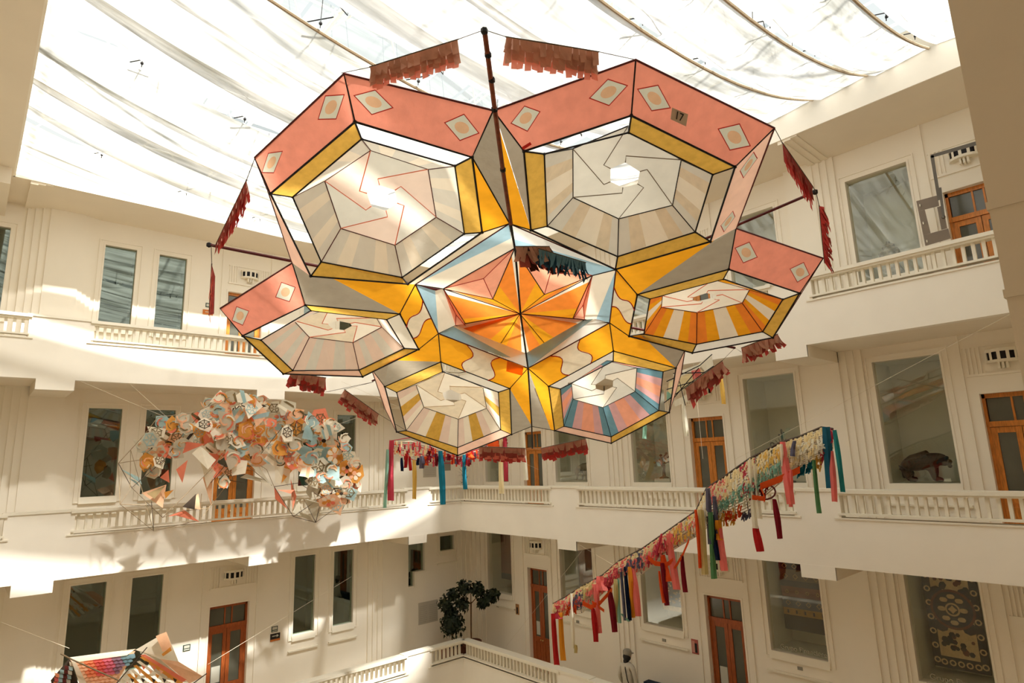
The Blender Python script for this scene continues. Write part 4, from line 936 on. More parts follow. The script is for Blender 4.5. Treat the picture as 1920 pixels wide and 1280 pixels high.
for x0, y0, x1, y1, wd, c in [(726, 842, 722, 952, 6, 'mint'), (734, 825, 733, 938, 10, 'crim'), (754, 858, 753, 883, 5, 'navy'), (761, 850, 761, 877, 6, 'red'), (769, 855, 769, 882, 5, 'red'), (776, 862, 777, 935, 7, 'yel'), (784, 858, 784, 872, 5, 'navy'), (791, 855, 790, 878, 9, 'slate'), (798, 855, 798, 872, 7, 'org'), (806, 845, 804, 862, 6, 'dred'), (817, 850, 818, 873, 6, 'dred'),
    (826, 845, 830, 946, 10, 'cyan'), (840, 850, 841, 863, 6, 'dred'), (870, 852, 873, 917, 7, 'cyan'), (882, 848, 884, 858, 9, 'org'), (939, 820, 941, 925, 8, 'cream'), (947, 812, 948, 902, 7, 'crim'), (981, 800, 986, 900, 7, 'white'), (925, 820, 925, 840, 18, 'org')]:
    ribbon(f5, r5, x0, y0, x1, y1, wd, c, rr, .15)
r6 = empty('small_lattice_kite', ony(1300, 710, 8.8), label='small cream lattice kite behind the bottom right cell of the great kite', cat='kite')
def f6(x, y, o=0): return ony(x, y, 8.8-o)
for c, pl in (('white', [(1310, 682), (1334, 664), (1338, 685), (1323, 698)]), ('white', [(1262, 700), (1318, 680), (1312, 690), (1264, 712)]), ('cream', [(1255, 715), (1312, 690), (1322, 700), (1250, 752)]), ('white', [(1262, 752), (1290, 738), (1292, 752), (1266, 762)]), ('pink', [(1296, 695), (1312, 690), (1316, 705), (1300, 712)]), ('mint', [(1250, 735), (1262, 728), (1266, 742), (1250, 752)])):
    one('paper_panel', r6, lambda b: b.poly([f6(x, y, rr.uniform(0, .05)) for x, y in pl], RM[c]))
for pl in ([(1250, 715), (1312, 685), (1335, 664)], [(1245, 755), (1318, 700), (1338, 686)], [(1262, 700), (1322, 698)], [(1250, 730), (1300, 715)], [(1264, 745), (1310, 690)], [(1274, 715), (1285, 760)]):
    one('frame_stick', r6, lambda b: b.tube([f6(x, y, .08) for x, y in pl], .008, M_black, 4))
for x0, y0, x1, y1, wd, c in ((1282, 755, 1287, 818, 8, 'white'), (1353, 705, 1356, 757, 7, 'yel'), (1208, 795, 1209, 822, 7, 'mint')): ribbon(f6, r6, x0, y0, x1, y1, wd, c, rr, .05)

# ---------------------------------------------------------------- tension cords
for a, c, t in ((onx(145, 712, FX-.05), onx(330, 790, -12.4), 'running from the left gallery beam to the arched kite, lower'), (onx(240, 716, FX-.05), onx(400, 860, -12.4), 'running from the left gallery fascia behind the arched kite'), (onx(640, 715, -12.2), ony(1010, 880, 9.9), 'slanting under the great kite to the corner'),
    (onx(620, 800, -12.2), onx(735, 760, -13.2), 'short, right of the arched kite'), (ony(1380, 860, 8.5), ony(1920, 575, 9.9), 'slanting up to the right across the big window with the bear'), (ony(1300, 680, 8.8), ony(1318, 860, 8.3), 'vertical, above the ribbon net kite'),
    (ony(950, 1210, 9.7), ony(1093, 1030, 9.95), 'slanting across the red door of the lowest gallery'), (onx(0, 1165, -12.9), onx(130, 1215, -11.2), 'at the left edge near the scaled kite'), (ony(1085, 1020, 9.9), ony(1160, 1065, 8.5), 'short, from the gallery beam to the net kite'), (onx(390, 1245, -11.2), onx(660, 1080, -13.2), 'crossing the lowest left door')):
    cord([a, (a+c)/2, c], .0022, M_string, 'thin pale cord '+t, 'guy_cord', 'cord', 'tension cords across the courtyard')

# ---------------------------------------------------------------- signs, posters, plates
def plate(name, side, px, py, wu, hv, mat, label, cat, extra=None, d=.012):
    p = onx(px, py, FX-G+.01) if side == 'L' else ony(px, py, FY+G-.01)
    u = p.y if side == 'L' else p.x
    o = one(name, None, lambda b: wbox(b, side, u-wu/2, u+wu/2, G-d, G-.001, p.z-hv/2, p.z+hv/2, mat), label=label, cat=cat)
    for k, (nm, a, c, e, f, m) in enumerate(extra or []):
        one(nm, o, lambda b: wbox(b, side, u-wu/2+a*wu, u-wu/2+c*wu, G-d-.004, G-d, p.z-hv/2+e*hv, p.z-hv/2+f*hv, m))
    return o, u, p.z
S_faint = solid('panel_faint_text', (.43, .395, .33, 1), .8); S_dg = solid('sign_dark_green', (.03, .06, .045, 1), .5); S_w = solid('sign_white', (.6, .58, .5, 1), .6); S_or = solid('sign_orange', (.55, .16, .03, 1), .6); S_bk = solid('sign_black', (.02, .015, .012, 1), .5)
S_g2 = solid('panel_pale_grey', (.52, .48, .40, 1), .8); S_txt = solid('panel_grey_text', (.30, .28, .23, 1), .8); S_rose = solid('poster_rose', (.45, .12, .10, 1), .7)
plate('notice_sign', 'L', 350, 1214, .14, .12, S_dg, 'small dark green sign left of the lowest left wall door', 'sign', [('white_field', .12, .88, .45, .88, S_w), ('white_line', .12, .88, .12, .3, S_w)])
plate('notice_sign', 'L', 515, 1179, .14, .12, S_dg, 'small dark green sign right of the lowest left wall door', 'sign', [('white_field', .12, .88, .40, .88, S_w), ('white_line', .12, .88, .12, .25, S_w)])
o, u, z = plate('arrow_sign', 'L', 516, 1194, .22, .16, S_bk, 'black arrow sign with an orange foot, right of the lowest left wall door', 'sign', [('orange_foot', 0, 1, 0, .25, S_or)])
one('arrow', o, lambda b: (wbox(b, 'L', u-.07, u+.03, G-.018, G-.012, z+.02, z+.035, S_w), b.poly([WP('L', u+.03, G-.018, z-.005), WP('L', u+.08, G-.018, z+.028), WP('L', u+.03, G-.018, z+.06)], S_w)))
plate('notice_sign', 'L', 391, 572, .12, .10, S_dg, 'small green and white sign beside the top left wall door', 'sign', [('white_field', .12, .88, .2, .8, S_w)])
o, u, z = plate('arrow_sign', 'L', 390, 585, .22, .11, S_or, 'orange arrow sign beside the top left wall door', 'sign')
one('arrow', o, lambda b: (wbox(b, 'L', u-.06, u+.06, G-.018, G-.012, z-.008, z+.008, S_w), b.poly([WP('L', u+.03, G-.018, z-.03), WP('L', u+.08, G-.018, z), WP('L', u+.03, G-.018, z+.03)], S_w)))
tl = [('text_line', .05, .45 if (k % 3) else .38, .08+.09*k, .11+.09*k, S_faint) for k in range(9)]+[('text_line', .55, .95, .08+.09*k, .11+.09*k, S_faint) for k in range(9)]
plate('text_panel', 'L', 803, 1147, .62, .55, S_g2, 'pale wall panel with faint lines of text left of the potted tree', 'wall panel', tl)
plate('grey_panel', 'L', 838, 868, .26, .42, S_txt, 'plain grey wall panel in the corner of the middle gallery', 'wall panel')
plate('text_panel', 'L', 806, 880, .44, .42, S_g2, 'pale text panel left of the grey panel, middle gallery', 'wall panel', [('text_line', .1, .9, .15+.12*k, .19+.12*k, S_faint) for k in range(6)])
plate('poster', 'R', 970, 1142, .13, .26, solid('poster_ochre', (.40, .20, .08, 1), .7), 'small ochre poster left of the red door nearest the corner', 'poster', [('dark_figure', .3, .7, .1, .7, S_bk)])
plate('poster', 'R', 1303, 1212, .15, .27, S_rose, 'small rose poster left of the middle red door, lowest gallery', 'poster', [('dark_figure', .5, .85, .1, .75, S_bk), ('pale_band', .1, .5, .1, .9, solid('poster_pink', (.6, .3, .24, 1), .7))])
for px, py, t in ((1245, 1200, 'under the lowest gallery window left of the middle door'), (1500, 1253, 'under the lowest gallery window with the striped rug'), (1083, 1165, 'under the window behind the net kite tip'), (933, 1136, 'right of the potted tree')):
    plate('switch_plate', 'R', px, py, .09, .055, S_txt, 'small grey plate on the wall '+t, 'wall plate')

# ---------------------------------------------------------------- display objects behind the right wall windows
def back_plane(px, py, d): return ony(px, py, FY+G+d)
# rugs
def rug(u0, u1, v0, v1, d, label, painter, base, tilt=0):
    root = empty('wall_rug', (u0, FY+G+d, v0), label=label, cat='rug', group='rugs displayed in the lowest gallery windows')
    one('rug_field', root, lambda b: b.box(u0, u1, FY+G+d, FY+G+d+.02, v0, v1, base))
    def Q(a, c, e, f, m, nm='woven_motif', n=0, z=0):
        one(nm, root, lambda b: b.box(u0+(u1-u0)*a, u0+(u1-u0)*c, FY+G+d-.004-z, FY+G+d-.0005, v0+(v1-v0)*e, v0+(v1-v0)*f, m))
    def ring(cx, cz, r0, r1, m, nm, z=.006, n=28, wob=0):
        def g(b):
            for k in range(n):
                a, c = 2*math.pi*k/n, 2*math.pi*(k+1)/n; w1, w2 = 1+wob*math.cos(8*a), 1+wob*math.cos(8*c)
                P = lambda r, t, w: (u0+(u1-u0)*cx+r*w*math.cos(t), FY+G+d-z, v0+(v1-v0)*cz+r*w*math.sin(t))
                b.poly([P(r0, a, w1), P(r0, c, w2), P(r1, c, w2), P(r1, a, w1)], m)
        one(nm, root, g)
    painter(Q, ring, root)
C_nv = solid('rug_navy', (.022, .018, .026, 1), .9, .2, 20); C_cr = solid('rug_beige', (.62, .46, .26, 1), .9, .12, 20); C_rd = solid('rug_rust', (.16, .045, .025, 1), .9, .15, 20); C_br = solid('rug_brown', (.12, .07, .035, 1), .9, .15, 20); C_gd = solid('rug_gold', (.34, .20, .06, 1), .9, .15, 20)
def pet(Q, ring, root):
    r = random.Random(3)
    Q(.15, .85, .10, .91, C_cr, 'rug_centre')
    for k in range(26):     # border flowers
        if k < 8: x, z = .075, .06+k*.125
        elif k < 16: x, z = .925, .06+(k-8)*.125
        elif k < 21: x, z = .2+(k-16)*.15, .05
        else: x, z = .2+(k-21)*.15, .955
        ring(x, z, .022, .040, C_cr, 'border_flower', .007, 8, .2)
    for sg in (0, 1):
        for k in range(20):
            x, z = r.uniform(.22, .78), (r.uniform(.14, .30) if sg else r.uniform(.69, .87)); ring(x, z, 0, r.uniform(.022, .05), r.choice((C_nv, C_nv, C_rd)), 'field_flower', .008, 7, .35)
    for x, z in ((.25, .37), (.75, .37), (.25, .66), (.75, .66)): ring(x, z, 0, .07, C_nv, 'field_leaf', .008, 8, .4)
    ring(.5, .52, 0, .30, C_rd, 'medallion_edge', .009); ring(.5, .52, 0, .265, C_nv, 'medallion', .011)
    for k in range(8): ring(.5+.20*math.cos(k*math.pi/4)/1.0*1.0/.74*1.0*.74/1.0, .52+.20*math.sin(k*math.pi/4)/1.75, .0, .045, C_cr, 'medallion_flower', .013, 10, .25)
    ring(.5, .52, .075, .10, C_cr, 'medallion_ring', .013); ring(.5, .52, 0, .05, C_cr, 'medallion_heart', .013, 12, .3)
p0 = back_plane(1728, 1068, .55); p1 = back_plane(1860, 1250, .55)
rug(p0.x-.02, p1.x-.02, -3.40, -1.70, .55, 'flowered rug with a round medallion in the lowest right display window', pet, C_nv)
def geo(Q, ring, root):
    for i, (f0, f1, m) in enumerate(((0, .17, C_nv), (.17, .25, C_gd), (.25, .38, C_nv), (.38, .50, C_rd), (.50, .57, C_nv), (.57, .70, C_br), (.70, .78, C_nv), (.78, .86, C_br), (.86, 1, C_nv))):
        Q(0, 1, f0, f1, m, 'woven_band')
    for k in range(5): Q(.1+.2*k, .14+.2*k, .19, .23, C_nv, 'woven_motif', 0, .003)
    for z in (.31, .62, .74):
        for k in range(4): ring(.14+.24*k, z, .035, .05, C_gd, 'woven_diamond', .008, 4)
    for k in range(4): ring(.14+.24*k, .44, .02, .032, C_gd, 'woven_ring', .008, 8)
q0 = ony(1458, 1060, FY+G+.45); q1 = ony(1552, 1205, FY+G+.45)
rug(q0.x+.02, q1.x+.04, -3.22, -1.70, .45, 'dark striped rug with diamonds in the lowest window above the middle of the right wall', geo, C_nv)
def plainr(Q, ring, root): Q(.06, .94, .1, .94, C_rd, 'rug_centre'); Q(0, 1, 0, .1, C_nv, 'rug_fringe')
rug(ony(939, 1050, FY+G+.5).x, ony(960, 1050, FY+G+.5).x, ony(948, 1085, FY+G+.5).z, -1.70, .5, 'plain dark red rug in the lowest window nearest the corner', plainr, C_br)
rug(ony(1084, 1060, FY+G+.5).x, ony(1114, 1060, FY+G+.5).x, ony(1098, 1108, FY+G+.5).z, -1.70, .5, 'dark brown rug in the window behind the net kite tip', plainr, C_nv)
def flor(Q, ring, root):
    r = random.Random(4); Q(.06, .94, .14, .95, C_nv, 'rug_centre')
    for k in range(34): ring(r.uniform(.12, .9), r.uniform(.2, .92), 0, r.uniform(.02, .04), C_cr, 'field_flower', .008, 6, .3)
rug(ony(1240, 1100, FY+G+.5).x, ony(1285, 1100, FY+G+.5).x, ony(1262, 1145, FY+G+.5).z, ony(1262, 1082, FY+G+.5).z, .5, 'small flowered rug in the lowest window left of the middle door', flor, C_cr)
# lettering along the glass foot
def lettering(txt, u, v, size, label):
    c = bpy.data.curves.new('window_lettering', 'FONT'); c.body = txt; c.size = size; c.materials.append(solid('etched_letters', (.42, .40, .33, 1), .8))
    t = bpy.data.objects.new('t', c); COL.objects.link(t); me = bpy.data.meshes.new_from_object(t); bpy.data.objects.remove(t)
    o = bpy.data.objects.new('window_lettering', me); COL.objects.link(o); o.location = (u, FY+G+.055, v); o.rotation_euler = (math.pi/2, 0, 0)
    tag(o, label, 'lettering')
lettering('Grupo Financiero', -3.38, -3.47, .115, 'pale lettering along the foot of the lowest right display window')
lettering('Grupo Financiero', -5.70, -3.47, .115, 'pale lettering along the foot of the window with the striped rug')
# skinned bodies
def skinned(name, parent, verts, edges, radii, mat, sub=1, **k):
    me = bpy.data.meshes.new(name); me.from_pydata(verts, edges, []); o = bpy.data.objects.new(name, me); COL.objects.link(o)
    sk = o.modifiers.new('skin', 'SKIN'); ss = o.modifiers.new('sub', 'SUBSURF'); ss.levels = sub; ss.render_levels = sub; sk.use_smooth_shade = True
    for i, d in enumerate(me.skin_vertices[0].data):
        r = radii[i]; d.radius = (r, r) if not isinstance(r, tuple) else r
    me.skin_vertices[0].data[0].use_root = True; me.materials.append(mat)
    if parent:
        o.parent = parent; o.matrix_parent_inverse = Matrix.Translation(parent.location).inverted()
    return tag(o, **k)
M_bear = solid('dark_brown_carved_wood', (.030, .012, .007, 1), .5, .5, 18, .5, stretch=(1, 1, 3)); M_bear2 = solid('black_glaze', (.012, .010, .010, 1), .3)
bp = back_plane(1735, 900, .18); bx, bz = bp.x, -.53; by = FY+G+.22
# bronze animal facing right
V = [(-.02, 0, .36), (-.18, 0, .33), (-.30, 0, .27), (.12, 0, .42), (.24, 0, .40), (.33, 0, .36), (.39, 0, .29), (-.33, 0, .18), (-.34, 0, .05), (-.27, -.07, .20), (-.26, -.07, .08), (-.24, -.07, .03), (-.12, -.07, .03), (-.25, .07, .20), (-.25, .07, .05), (-.14, .07, .03),
     (.15, -.07, .24), (.16, -.07, .10), (.16, -.07, .03), (.30, -.07, .03), (.14, .07, .24), (.14, .07, .05), (.24, .07, .03)]
E_ = [(0, 1), (1, 2), (0, 3), (3, 4), (4, 5), (5, 6), (2, 7), (7, 8), (1, 9), (9, 10), (10, 11), (11, 12), (1, 13), (13, 14), (14, 15), (3, 16), (16, 17), (17, 18), (18, 19), (3, 20), (20, 21), (21, 22)]
Rr = [.13, .12, .085, .15, .12, .085, .045, .035, .03, .075, .045, .035, .03, .07, .04, .03, .075, .05, .04, .03, .07, .04, .03]
sc = .88
bear = empty('animal_statue', (bx, by, bz), label='dark brown standing lion-like animal statue in the right middle window', cat='statue')
skinned('body', bear, [(bx+x*sc, by+y*sc, bz+z*sc) for x, y, z in V], E_, [r*sc*1.22 for r in Rr], M_bear, 2)
one('snout', bear, lambda b: (b.ball((bx+.40*sc, by, bz+.27*sc), .035, M_bear2, 8), b.ball((bx+.375*sc, by-.05, bz+.41*sc), .03, M_bear2, 8), b.ball((bx+.36*sc, by+.05, bz+.41*sc), .03, M_bear2, 8), b.ball((bx+.40*sc, by, bz+.34*sc), .045, M_bear2, 8)), smooth=True)
one('name_card', bear, lambda b: b.box(bx+.27, bx+.36, by-.10, by-.08, bz, bz+.045, S_w))
# hind quarters of a bronze horse
hp = back_plane(1088, 905, .2); hx, hz, hy = hp.x-.12, -.555, FY+G+.38
hs = empty('horse_statue', (hx, hy, hz), label='bronze four-legged animal statue in the window left of the lit middle gallery door', cat='statue')
V = [(0, 0, .42), (.25, 0, .40), (.42, 0, .55), (.5, 0, .55), (-.10, 0, .36), (-.14, -.05, .22), (-.10, -.05, .12), (-.14, -.05, 0), (-.04, .05, .26), (.02, .05, .14), (-.02, .05, 0), (.25, -.05, .22), (.25, -.05, 0), (.3, .05, .2), (.33, .05, .0)]
E_ = [(0, 1), (1, 2), (2, 3), (0, 4), (4, 5), (5, 6), (6, 7), (0, 8), (8, 9), (9, 10), (1, 11), (11, 12), (1, 13), (13, 14)]
M_brz = solid('worn_bronze', (.16, .12, .075, 1), .4, .3, 12, .2)
skinned('body', hs, [(hx+x*.8, hy+y, hz+.03+z*.8) for x, y, z in V], E_, [.10, .10, .06, .045, .09, .05, .03, .025, .05, .03, .025, .04, .025, .04, .025], M_brz, 1)
one('plinth', hs, lambda b: b.box(hx-.25, hx+.35, hy-.12, hy+.12, hz, hz+.02, S_g2))
# branching bronze sculpture
sp = back_plane(1243, 895, .25); sx0, sz0, sy0 = sp.x, sp.z, FY+G+.3
bs = empty('branching_sculpture', (sx0, sy0, sz0), label='rust brown branching sculpture on a white plinth in a middle gallery window', cat='sculpture')
M_rust = solid('rust_metal', (.13, .055, .02, 1), .6, .4, 10)
one('plinth', bs, lambda b: b.box(sx0-.18, sx0+.22, sy0-.12, sy0+.12, -.56, sz0-.02, S_g2))
one('stem', bs, lambda b: (b.lathe((sx0, sy0, sz0-.03), [(.10, 0), (.11, .03), (.04, .06), (.025, .2)], M_rust, 10), b.tube([(sx0, sy0, sz0+.1), (sx0+.02, sy0, sz0+.25), (sx0-.05, sy0, sz0+.38)], .03, M_rust, 6)), smooth=True)
rr = random.Random(21)
for k in range(14):
    a = rr.uniform(.2, 2.9); l = rr.uniform(.10, .26); c0 = Vector((sx0-.03, sy0, sz0+.22+.02*k/2)); t = c0+Vector((math.cos(a)*l, rr.uniform(-.05, .05), math.sin(a)*l))
    one('leaf_blade', bs, lambda b: (b.tube([c0, (c0+t)/2+Vector((0, 0, .02)), t], .012, M_rust, 5), b.ball(t, .035, M_rust, 6, (1.2, .4, .8))))
# wrought iron piece with sun rays
ip = back_plane(1469, 842, .3); ix, iz, iy = ip.x, ip.z, FY+G+.3
ir = empty('iron_candelabrum', (ix, iy, iz), label='black wrought iron fan of rays behind the net kite, middle gallery window', cat='sculpture')
one('stand', ir, lambda b: (b.tube([(ix, iy, -.56), (ix, iy, iz+.30)], .018, M_black, 6), b.ball((ix, iy, iz+.33), .035, M_black, 6, (.7, .5, 1.8)), b.ball((ix-.05, iy, iz+.27), .022, M_black, 6), b.ball((ix+.04, iy, iz+.30), .02, M_black, 6, (.7, .5, 1.6)), b.lathe((ix, iy, -.56), [(.16, 0), (.15, .03), (.03, .06)], M_black, 10)))
for k in range(9):
    a = math.radians(20+17.5*k); l = .24
    one('ray', ir, lambda b: b.tube([(ix+.04*math.cos(a), iy, iz+.04*math.sin(a)), (ix+l*math.cos(a), iy, iz+l*math.sin(a)*.9)], .006, M_black, 4))
for s in (-1, 1):
    one('cup', ir, lambda b: (b.tube([(ix+s*.20, iy, iz-.02), (ix+s*.21, iy, iz+.03)], .007, M_black, 4), b.tube([(ix+s*.21+.035*math.cos(t), iy, iz+.10+.035*math.sin(t)) for t in [k*.6 for k in range(9)]], .012, M_black, 5)))
# stone finial in the top right window
fp = back_plane(1670, 500, .3); fx, fy = fp.x, FY+G+.35
sf = empty('stone_bust', (fx, fy, 2.9), label='pale rounded stone head sculpture behind the top gallery window', cat='sculpture')
M_stone = solid('mottled_pale_stone', (.30, .27, .21, 1), .8, .45, 14, .6)
one('head', sf, lambda b: (b.ball((fx, fy, 3.32), .17, M_stone, 14, (1, .8, .95)), b.ball((fx, fy, 3.47), .09, M_stone, 10, (1.2, 1, .6)), b.ball((fx, fy, 3.53), .035, M_stone, 8), b.ball((fx-.15, fy-.04, 3.22), .05, M_stone, 8), b.ball((fx+.15, fy-.04, 3.24), .05, M_stone, 8)), smooth=True)
one('shoulders', sf, lambda b: b.lathe((fx, fy, 2.86), [(.20, 0), (.19, .12), (.14, .22), (.10, .32)], M_stone, 12), smooth=True)

# ---------------------------------------------------------------- screen bracket, right top gallery
tvy = 10.75; q = lambda x, y, o=0: ony(x, y, tvy+o)
tb = empty('screen_bracket', q(1745, 297), label='grey steel wall arm with a perforated mounting plate before the top right door', cat='bracket')
M_tv = solid('grey_bracket_steel', (.12, .105, .085, 1), .45, .06, 6); M_tv2 = solid('taupe_mount_plate', (.20, .155, .115, 1), .5, .04, 6)
one('top_arm', tb, lambda b: b.hexa([q(1746, 296), q(1846, 268), q(1846, 268, .06), q(1746, 296, .06), q(1745, 290), q(1846, 260), q(1846, 260, .06), q(1745, 290, .06)], M_tv))
one('drop_arm', tb, lambda b: b.hexa([q(1758, 376), q(1764, 374), q(1764, 374, .05), q(1758, 376, .05), q(1744, 292), q(1751, 291), q(1751, 291, .05), q(1744, 292, .05)], M_tv))
one('lower_rod', tb, lambda b: (b.hexa([q(1767, 407), q(1772, 406), q(1772, 406, .04), q(1767, 407, .04), q(1759, 352), q(1765, 351), q(1765, 351, .04), q(1759, 352, .04)], M_tv), b.ball(q(1769, 407), .03, M_tv, 6)))
def pl(b, x0, y0, x1, y1, x2, y2, x3, y3, m=M_tv2, o=.08): b.hexa([q(x, y, o) for x, y in ((x0, y0), (x1, y1), (x2, y2), (x3, y3))]+[q(x, y, o+.015) for x, y in ((x0, y0), (x1, y1), (x2, y2), (x3, y3))], m)
def mp(b):
    pl(b, 1718, 377, 1758, 366, 1761, 386, 1722, 396); pl(b, 1722, 396, 1734, 393, 1745, 437, 1731, 441); pl(b, 1757, 388, 1768, 385, 1776, 428, 1765, 431); pl(b, 1731, 441, 1778, 428, 1783, 447, 1735, 461)
one('mount_plate', tb, mp)
for x, y in ((1725, 385), (1731, 418), (1738, 452)): one('keyhole', tb, lambda b: b.ball(q(x, y, .07), .016, M_trim, 6, (.6, .6, 1.6)))

# ---------------------------------------------------------------- plants
M_leaf = solid('dark_green_leaf', (.012, .02, .008, 1), .5, .4, 8); M_leaf2 = solid('deep_olive_leaf', (.022, .03, .010, 1), .5, .4, 8); M_trunk = solid('brown_trunk', (.14, .07, .03, 1), .8, .2, 14); M_pot = solid('terracotta_pot', (.14, .045, .022, 1), .7, .1, 8); M_soil = solid('soil', (.02, .015, .01, 1), .9)
def atd(px, py, D): return ray(px, py)*D
TD = ony(884, 1196, 10.5).dot(CF); tp = atd(884, 1196, TD); tx, ty, tz = tp.x, tp.y, -5.25
tree = empty('potted_tree', (tx, ty, tz), label='broad crowned dark leafed tree in a round pot in the lowest gallery corner', cat='potted plant')
one('pot', tree, lambda b: b.lathe((tx, ty, tz), [(.17, 0), (.24, .56), (.27, .57), (.27, .66), (.23, .66), (.22, .60), (0.0, .60)], M_pot, 16), smooth=False)
ctr = atd(880, 1120, TD)
one('trunk', tree, lambda b: (b.tube([(tx, ty, tz+.4), (tx-.01, ty, tz+.9), (tx+.01, ty, ctr.z-.15)], .02, M_trunk, 6), b.tube([(tx, ty, ctr.z-.2), (tx-.2, ty-.2, ctr.z+.05), (tx-.25, ty-.3, ctr.z+.02)], .012, M_trunk, 5), b.tube([(tx, ty, ctr.z-.2), (tx+.2, ty+.15, ctr.z+.05), (tx+.3, ty+.25, ctr.z)], .012, M_trunk, 5), b.tube([(tx, ty, ctr.z-.2), (tx+.02, ty, ctr.z+.3)], .012, M_trunk, 5)))
rr = random.Random(31)
lm = None
def leafmesh(name, m, L, W):
    b = MB(); b.poly([(0, 0, 0), (L*.35, W, .02), (L*.5, 0, .0)], m); b.poly([(L*.35, W, .02), (L, 0, -.03), (L*.5, 0, 0)], m); b.poly([(0, 0, 0), (L*.5, 0, 0), (L*.35, -W, .02)], m); b.poly([(L*.5, 0, 0), (L, 0, -.03), (L*.35, -W, .02)], m)
    t = b.build(name); me = t.data; bpy.data.objects.remove(t); return me
lmA = leafmesh('leaf', M_leaf, .13, .04); lmB = leafmesh('leaf', M_leaf2, .13, .04)
blobs = [((835, 1130), .24), ((850, 1112), .22), ((872, 1098), .26), ((895, 1102), .22), ((868, 1130), .2), ((915, 1118), .22), ((925, 1112), .18), ((845, 1145), .2), ((905, 1128), .15)]
def put_leaf(me, par, p, sc=1):
    o = bpy.data.objects.new('leaf', me); COL.objects.link(o); o.parent = par; o.location = Vector(p)-par.location; o.scale = (sc,)*3
    o.rotation_euler = (rr.uniform(-1, 1), rr.uniform(.1, 1.5), rr.uniform(0, 6.28))
for k in range(290):
    (px, py), R = rr.choice(blobs); c = atd(px, py, TD); v = Vector((rr.gauss(0, 1), rr.gauss(0, 1), rr.gauss(0, 1))).normalized()*R*rr.random()**.4
    put_leaf(rr.choice((lmA, lmB)), tree, c+v*.9)
b = MB()
for k in range(1100):
    (px, py), R = rr.choice(blobs); c = atd(px, py, TD)+Vector((rr.gauss(0, 1), rr.gauss(0, 1), rr.gauss(0, 1))).normalized()*R*.75*rr.random()**.5
    a = Vector((rr.uniform(-1, 1), rr.uniform(-1, 1), rr.uniform(-1, .3))).normalized()*.11; s = a.orthogonal().normalized()*.035
    b.poly([c, c+a*.5+s, c+a, c+a*.5-s], rr.choice((M_leaf, M_leaf2)))
b.build('inner_foliage', tree, kind='stuff')
SD = TD-.12; sp_ = atd(848, 1205, SD); shx, shy = sp_.x, sp_.y
sh = empty('potted_shrub', (shx, shy, -5.25), label='bushy dark shrub in a square planter left of the potted tree', cat='potted plant')
one('planter', sh, lambda b: (b.box(shx-.25, shx+.25, shy-.25, shy+.25, -5.25, -4.66, M_pot), b.box(shx-.22, shx+.22, shy-.22, shy+.22, -4.66, -4.65, M_soil)))
shc = atd(848, 1170, SD)
for k in range(200):
    v = Vector((rr.gauss(0, 1), rr.gauss(0, 1), rr.gauss(0, 1))).normalized()*.34*rr.random()**.4; put_leaf(rr.choice((lmA, lmB)), sh, shc+v, .9)
one('stem', sh, lambda b: (b.tube([(shx, shy, -4.8), (shc.x, shc.y, shc.z)], .02, M_trunk, 5), b.ball(shc, .24, M_leaf, 8)))
dc = ony(870, 893, 10.8); dr = empty('spiky_plant', (dc.x, 10.8, -1.45), label='spiky dark plant in the middle gallery corner behind the teal streamer', cat='potted plant')
one('pot', dr, lambda b: b.lathe((dc.x, 10.8, -1.45), [(.13, 0), (.17, .32), (.15, .32), (0, .30)], M_pot, 12))
one('cane', dr, lambda b: b.tube([(dc.x, 10.8, -1.15), (dc.x+.02, 10.8, dc.z-.05)], .018, M_trunk, 5))
for k in range(46):
    a = rr.uniform(0, 6.28); e = rr.uniform(-.5, 1.2); l = rr.uniform(.14, .30); z0 = rr.uniform(-.25, .12); c = Vector((dc.x, 10.8, dc.z+z0)); d = Vector((math.cos(a)*math.cos(e), math.sin(a)*math.cos(e), math.sin(e)))*l; s = Vector((-math.sin(a), math.cos(a), 0))*.014
    one('leaf', dr, lambda b: (b.poly([c-s*.5, c+s*.5, c+d*.6+s], M_leaf), b.poly([c-s*.5, c+d*.6+s, c+d], M_leaf)))

# ---------------------------------------------------------------- bench and visitor
bz0 = ony(1206, 1266, 10.9)
bn = empty('blue_bench', (-7.8, 11.0, -5.25), label='dark blue upholstered bench against the right wall beside the visitor', cat='bench')
M_bb = solid('navy_upholstery', (.010, .022, .045, 1), .7, .1, 8)
one('seat_cushion', bn, lambda b: b.box(-8.60, -6.75, 10.70, 11.28, -5.02, -4.86, M_bb)); one('back_cushion', bn, lambda b: b.box(-8.60, -6.75, 11.12, 11.30, -4.86, -4.60, M_bb)); one('base', bn, lambda b: b.box(-8.55, -6.80, 10.76, 11.26, -5.25, -5.02, M_bear))
pp = ony(1177, 1262, 10.35); vx, vy, vz = pp.x, 10.35, -5.25
M_shirt = solid('white_shirt_cloth', (.50, .45, .36, 1), .9, .08, 12, .3); M_skin = solid('skin', (.36, .19, .11, 1), .6, .04, 5); M_jean = solid('dark_trouser_cloth', (.03, .032, .04, 1), .9); M_hair = solid('black_hair', (.012, .009, .008, 1), .5); M_cap = solid('grey_cap_cloth', (.26, .23, .18, 1), .9, .1, 20)
vis = empty('person', (vx, vy, vz), label='person seen from behind in a grey cap and white shirt with a dark shoulder strap', cat='person')
s = .845
def PV(l): return [(vx+x*s, vy+y*s, vz+z*s) for x, y, z in l]
V = [(0, 0, .92), (0, 0, 1.08), (0, -.01, 1.25), (0, 0, 1.40), (0, .01, 1.49), (.09, 0, .88), (.10, .02, .48), (.10, 0, .08), (.10, .13, .04), (-.09, 0, .88), (-.10, .02, .48), (-.10, 0, .08), (-.10, .13, .04),
     (.17, -.01, 1.38), (.24, -.02, 1.12), (.23, .06, .90), (-.17, -.01, 1.38), (-.24, -.02, 1.12), (-.20, .10, .92)]
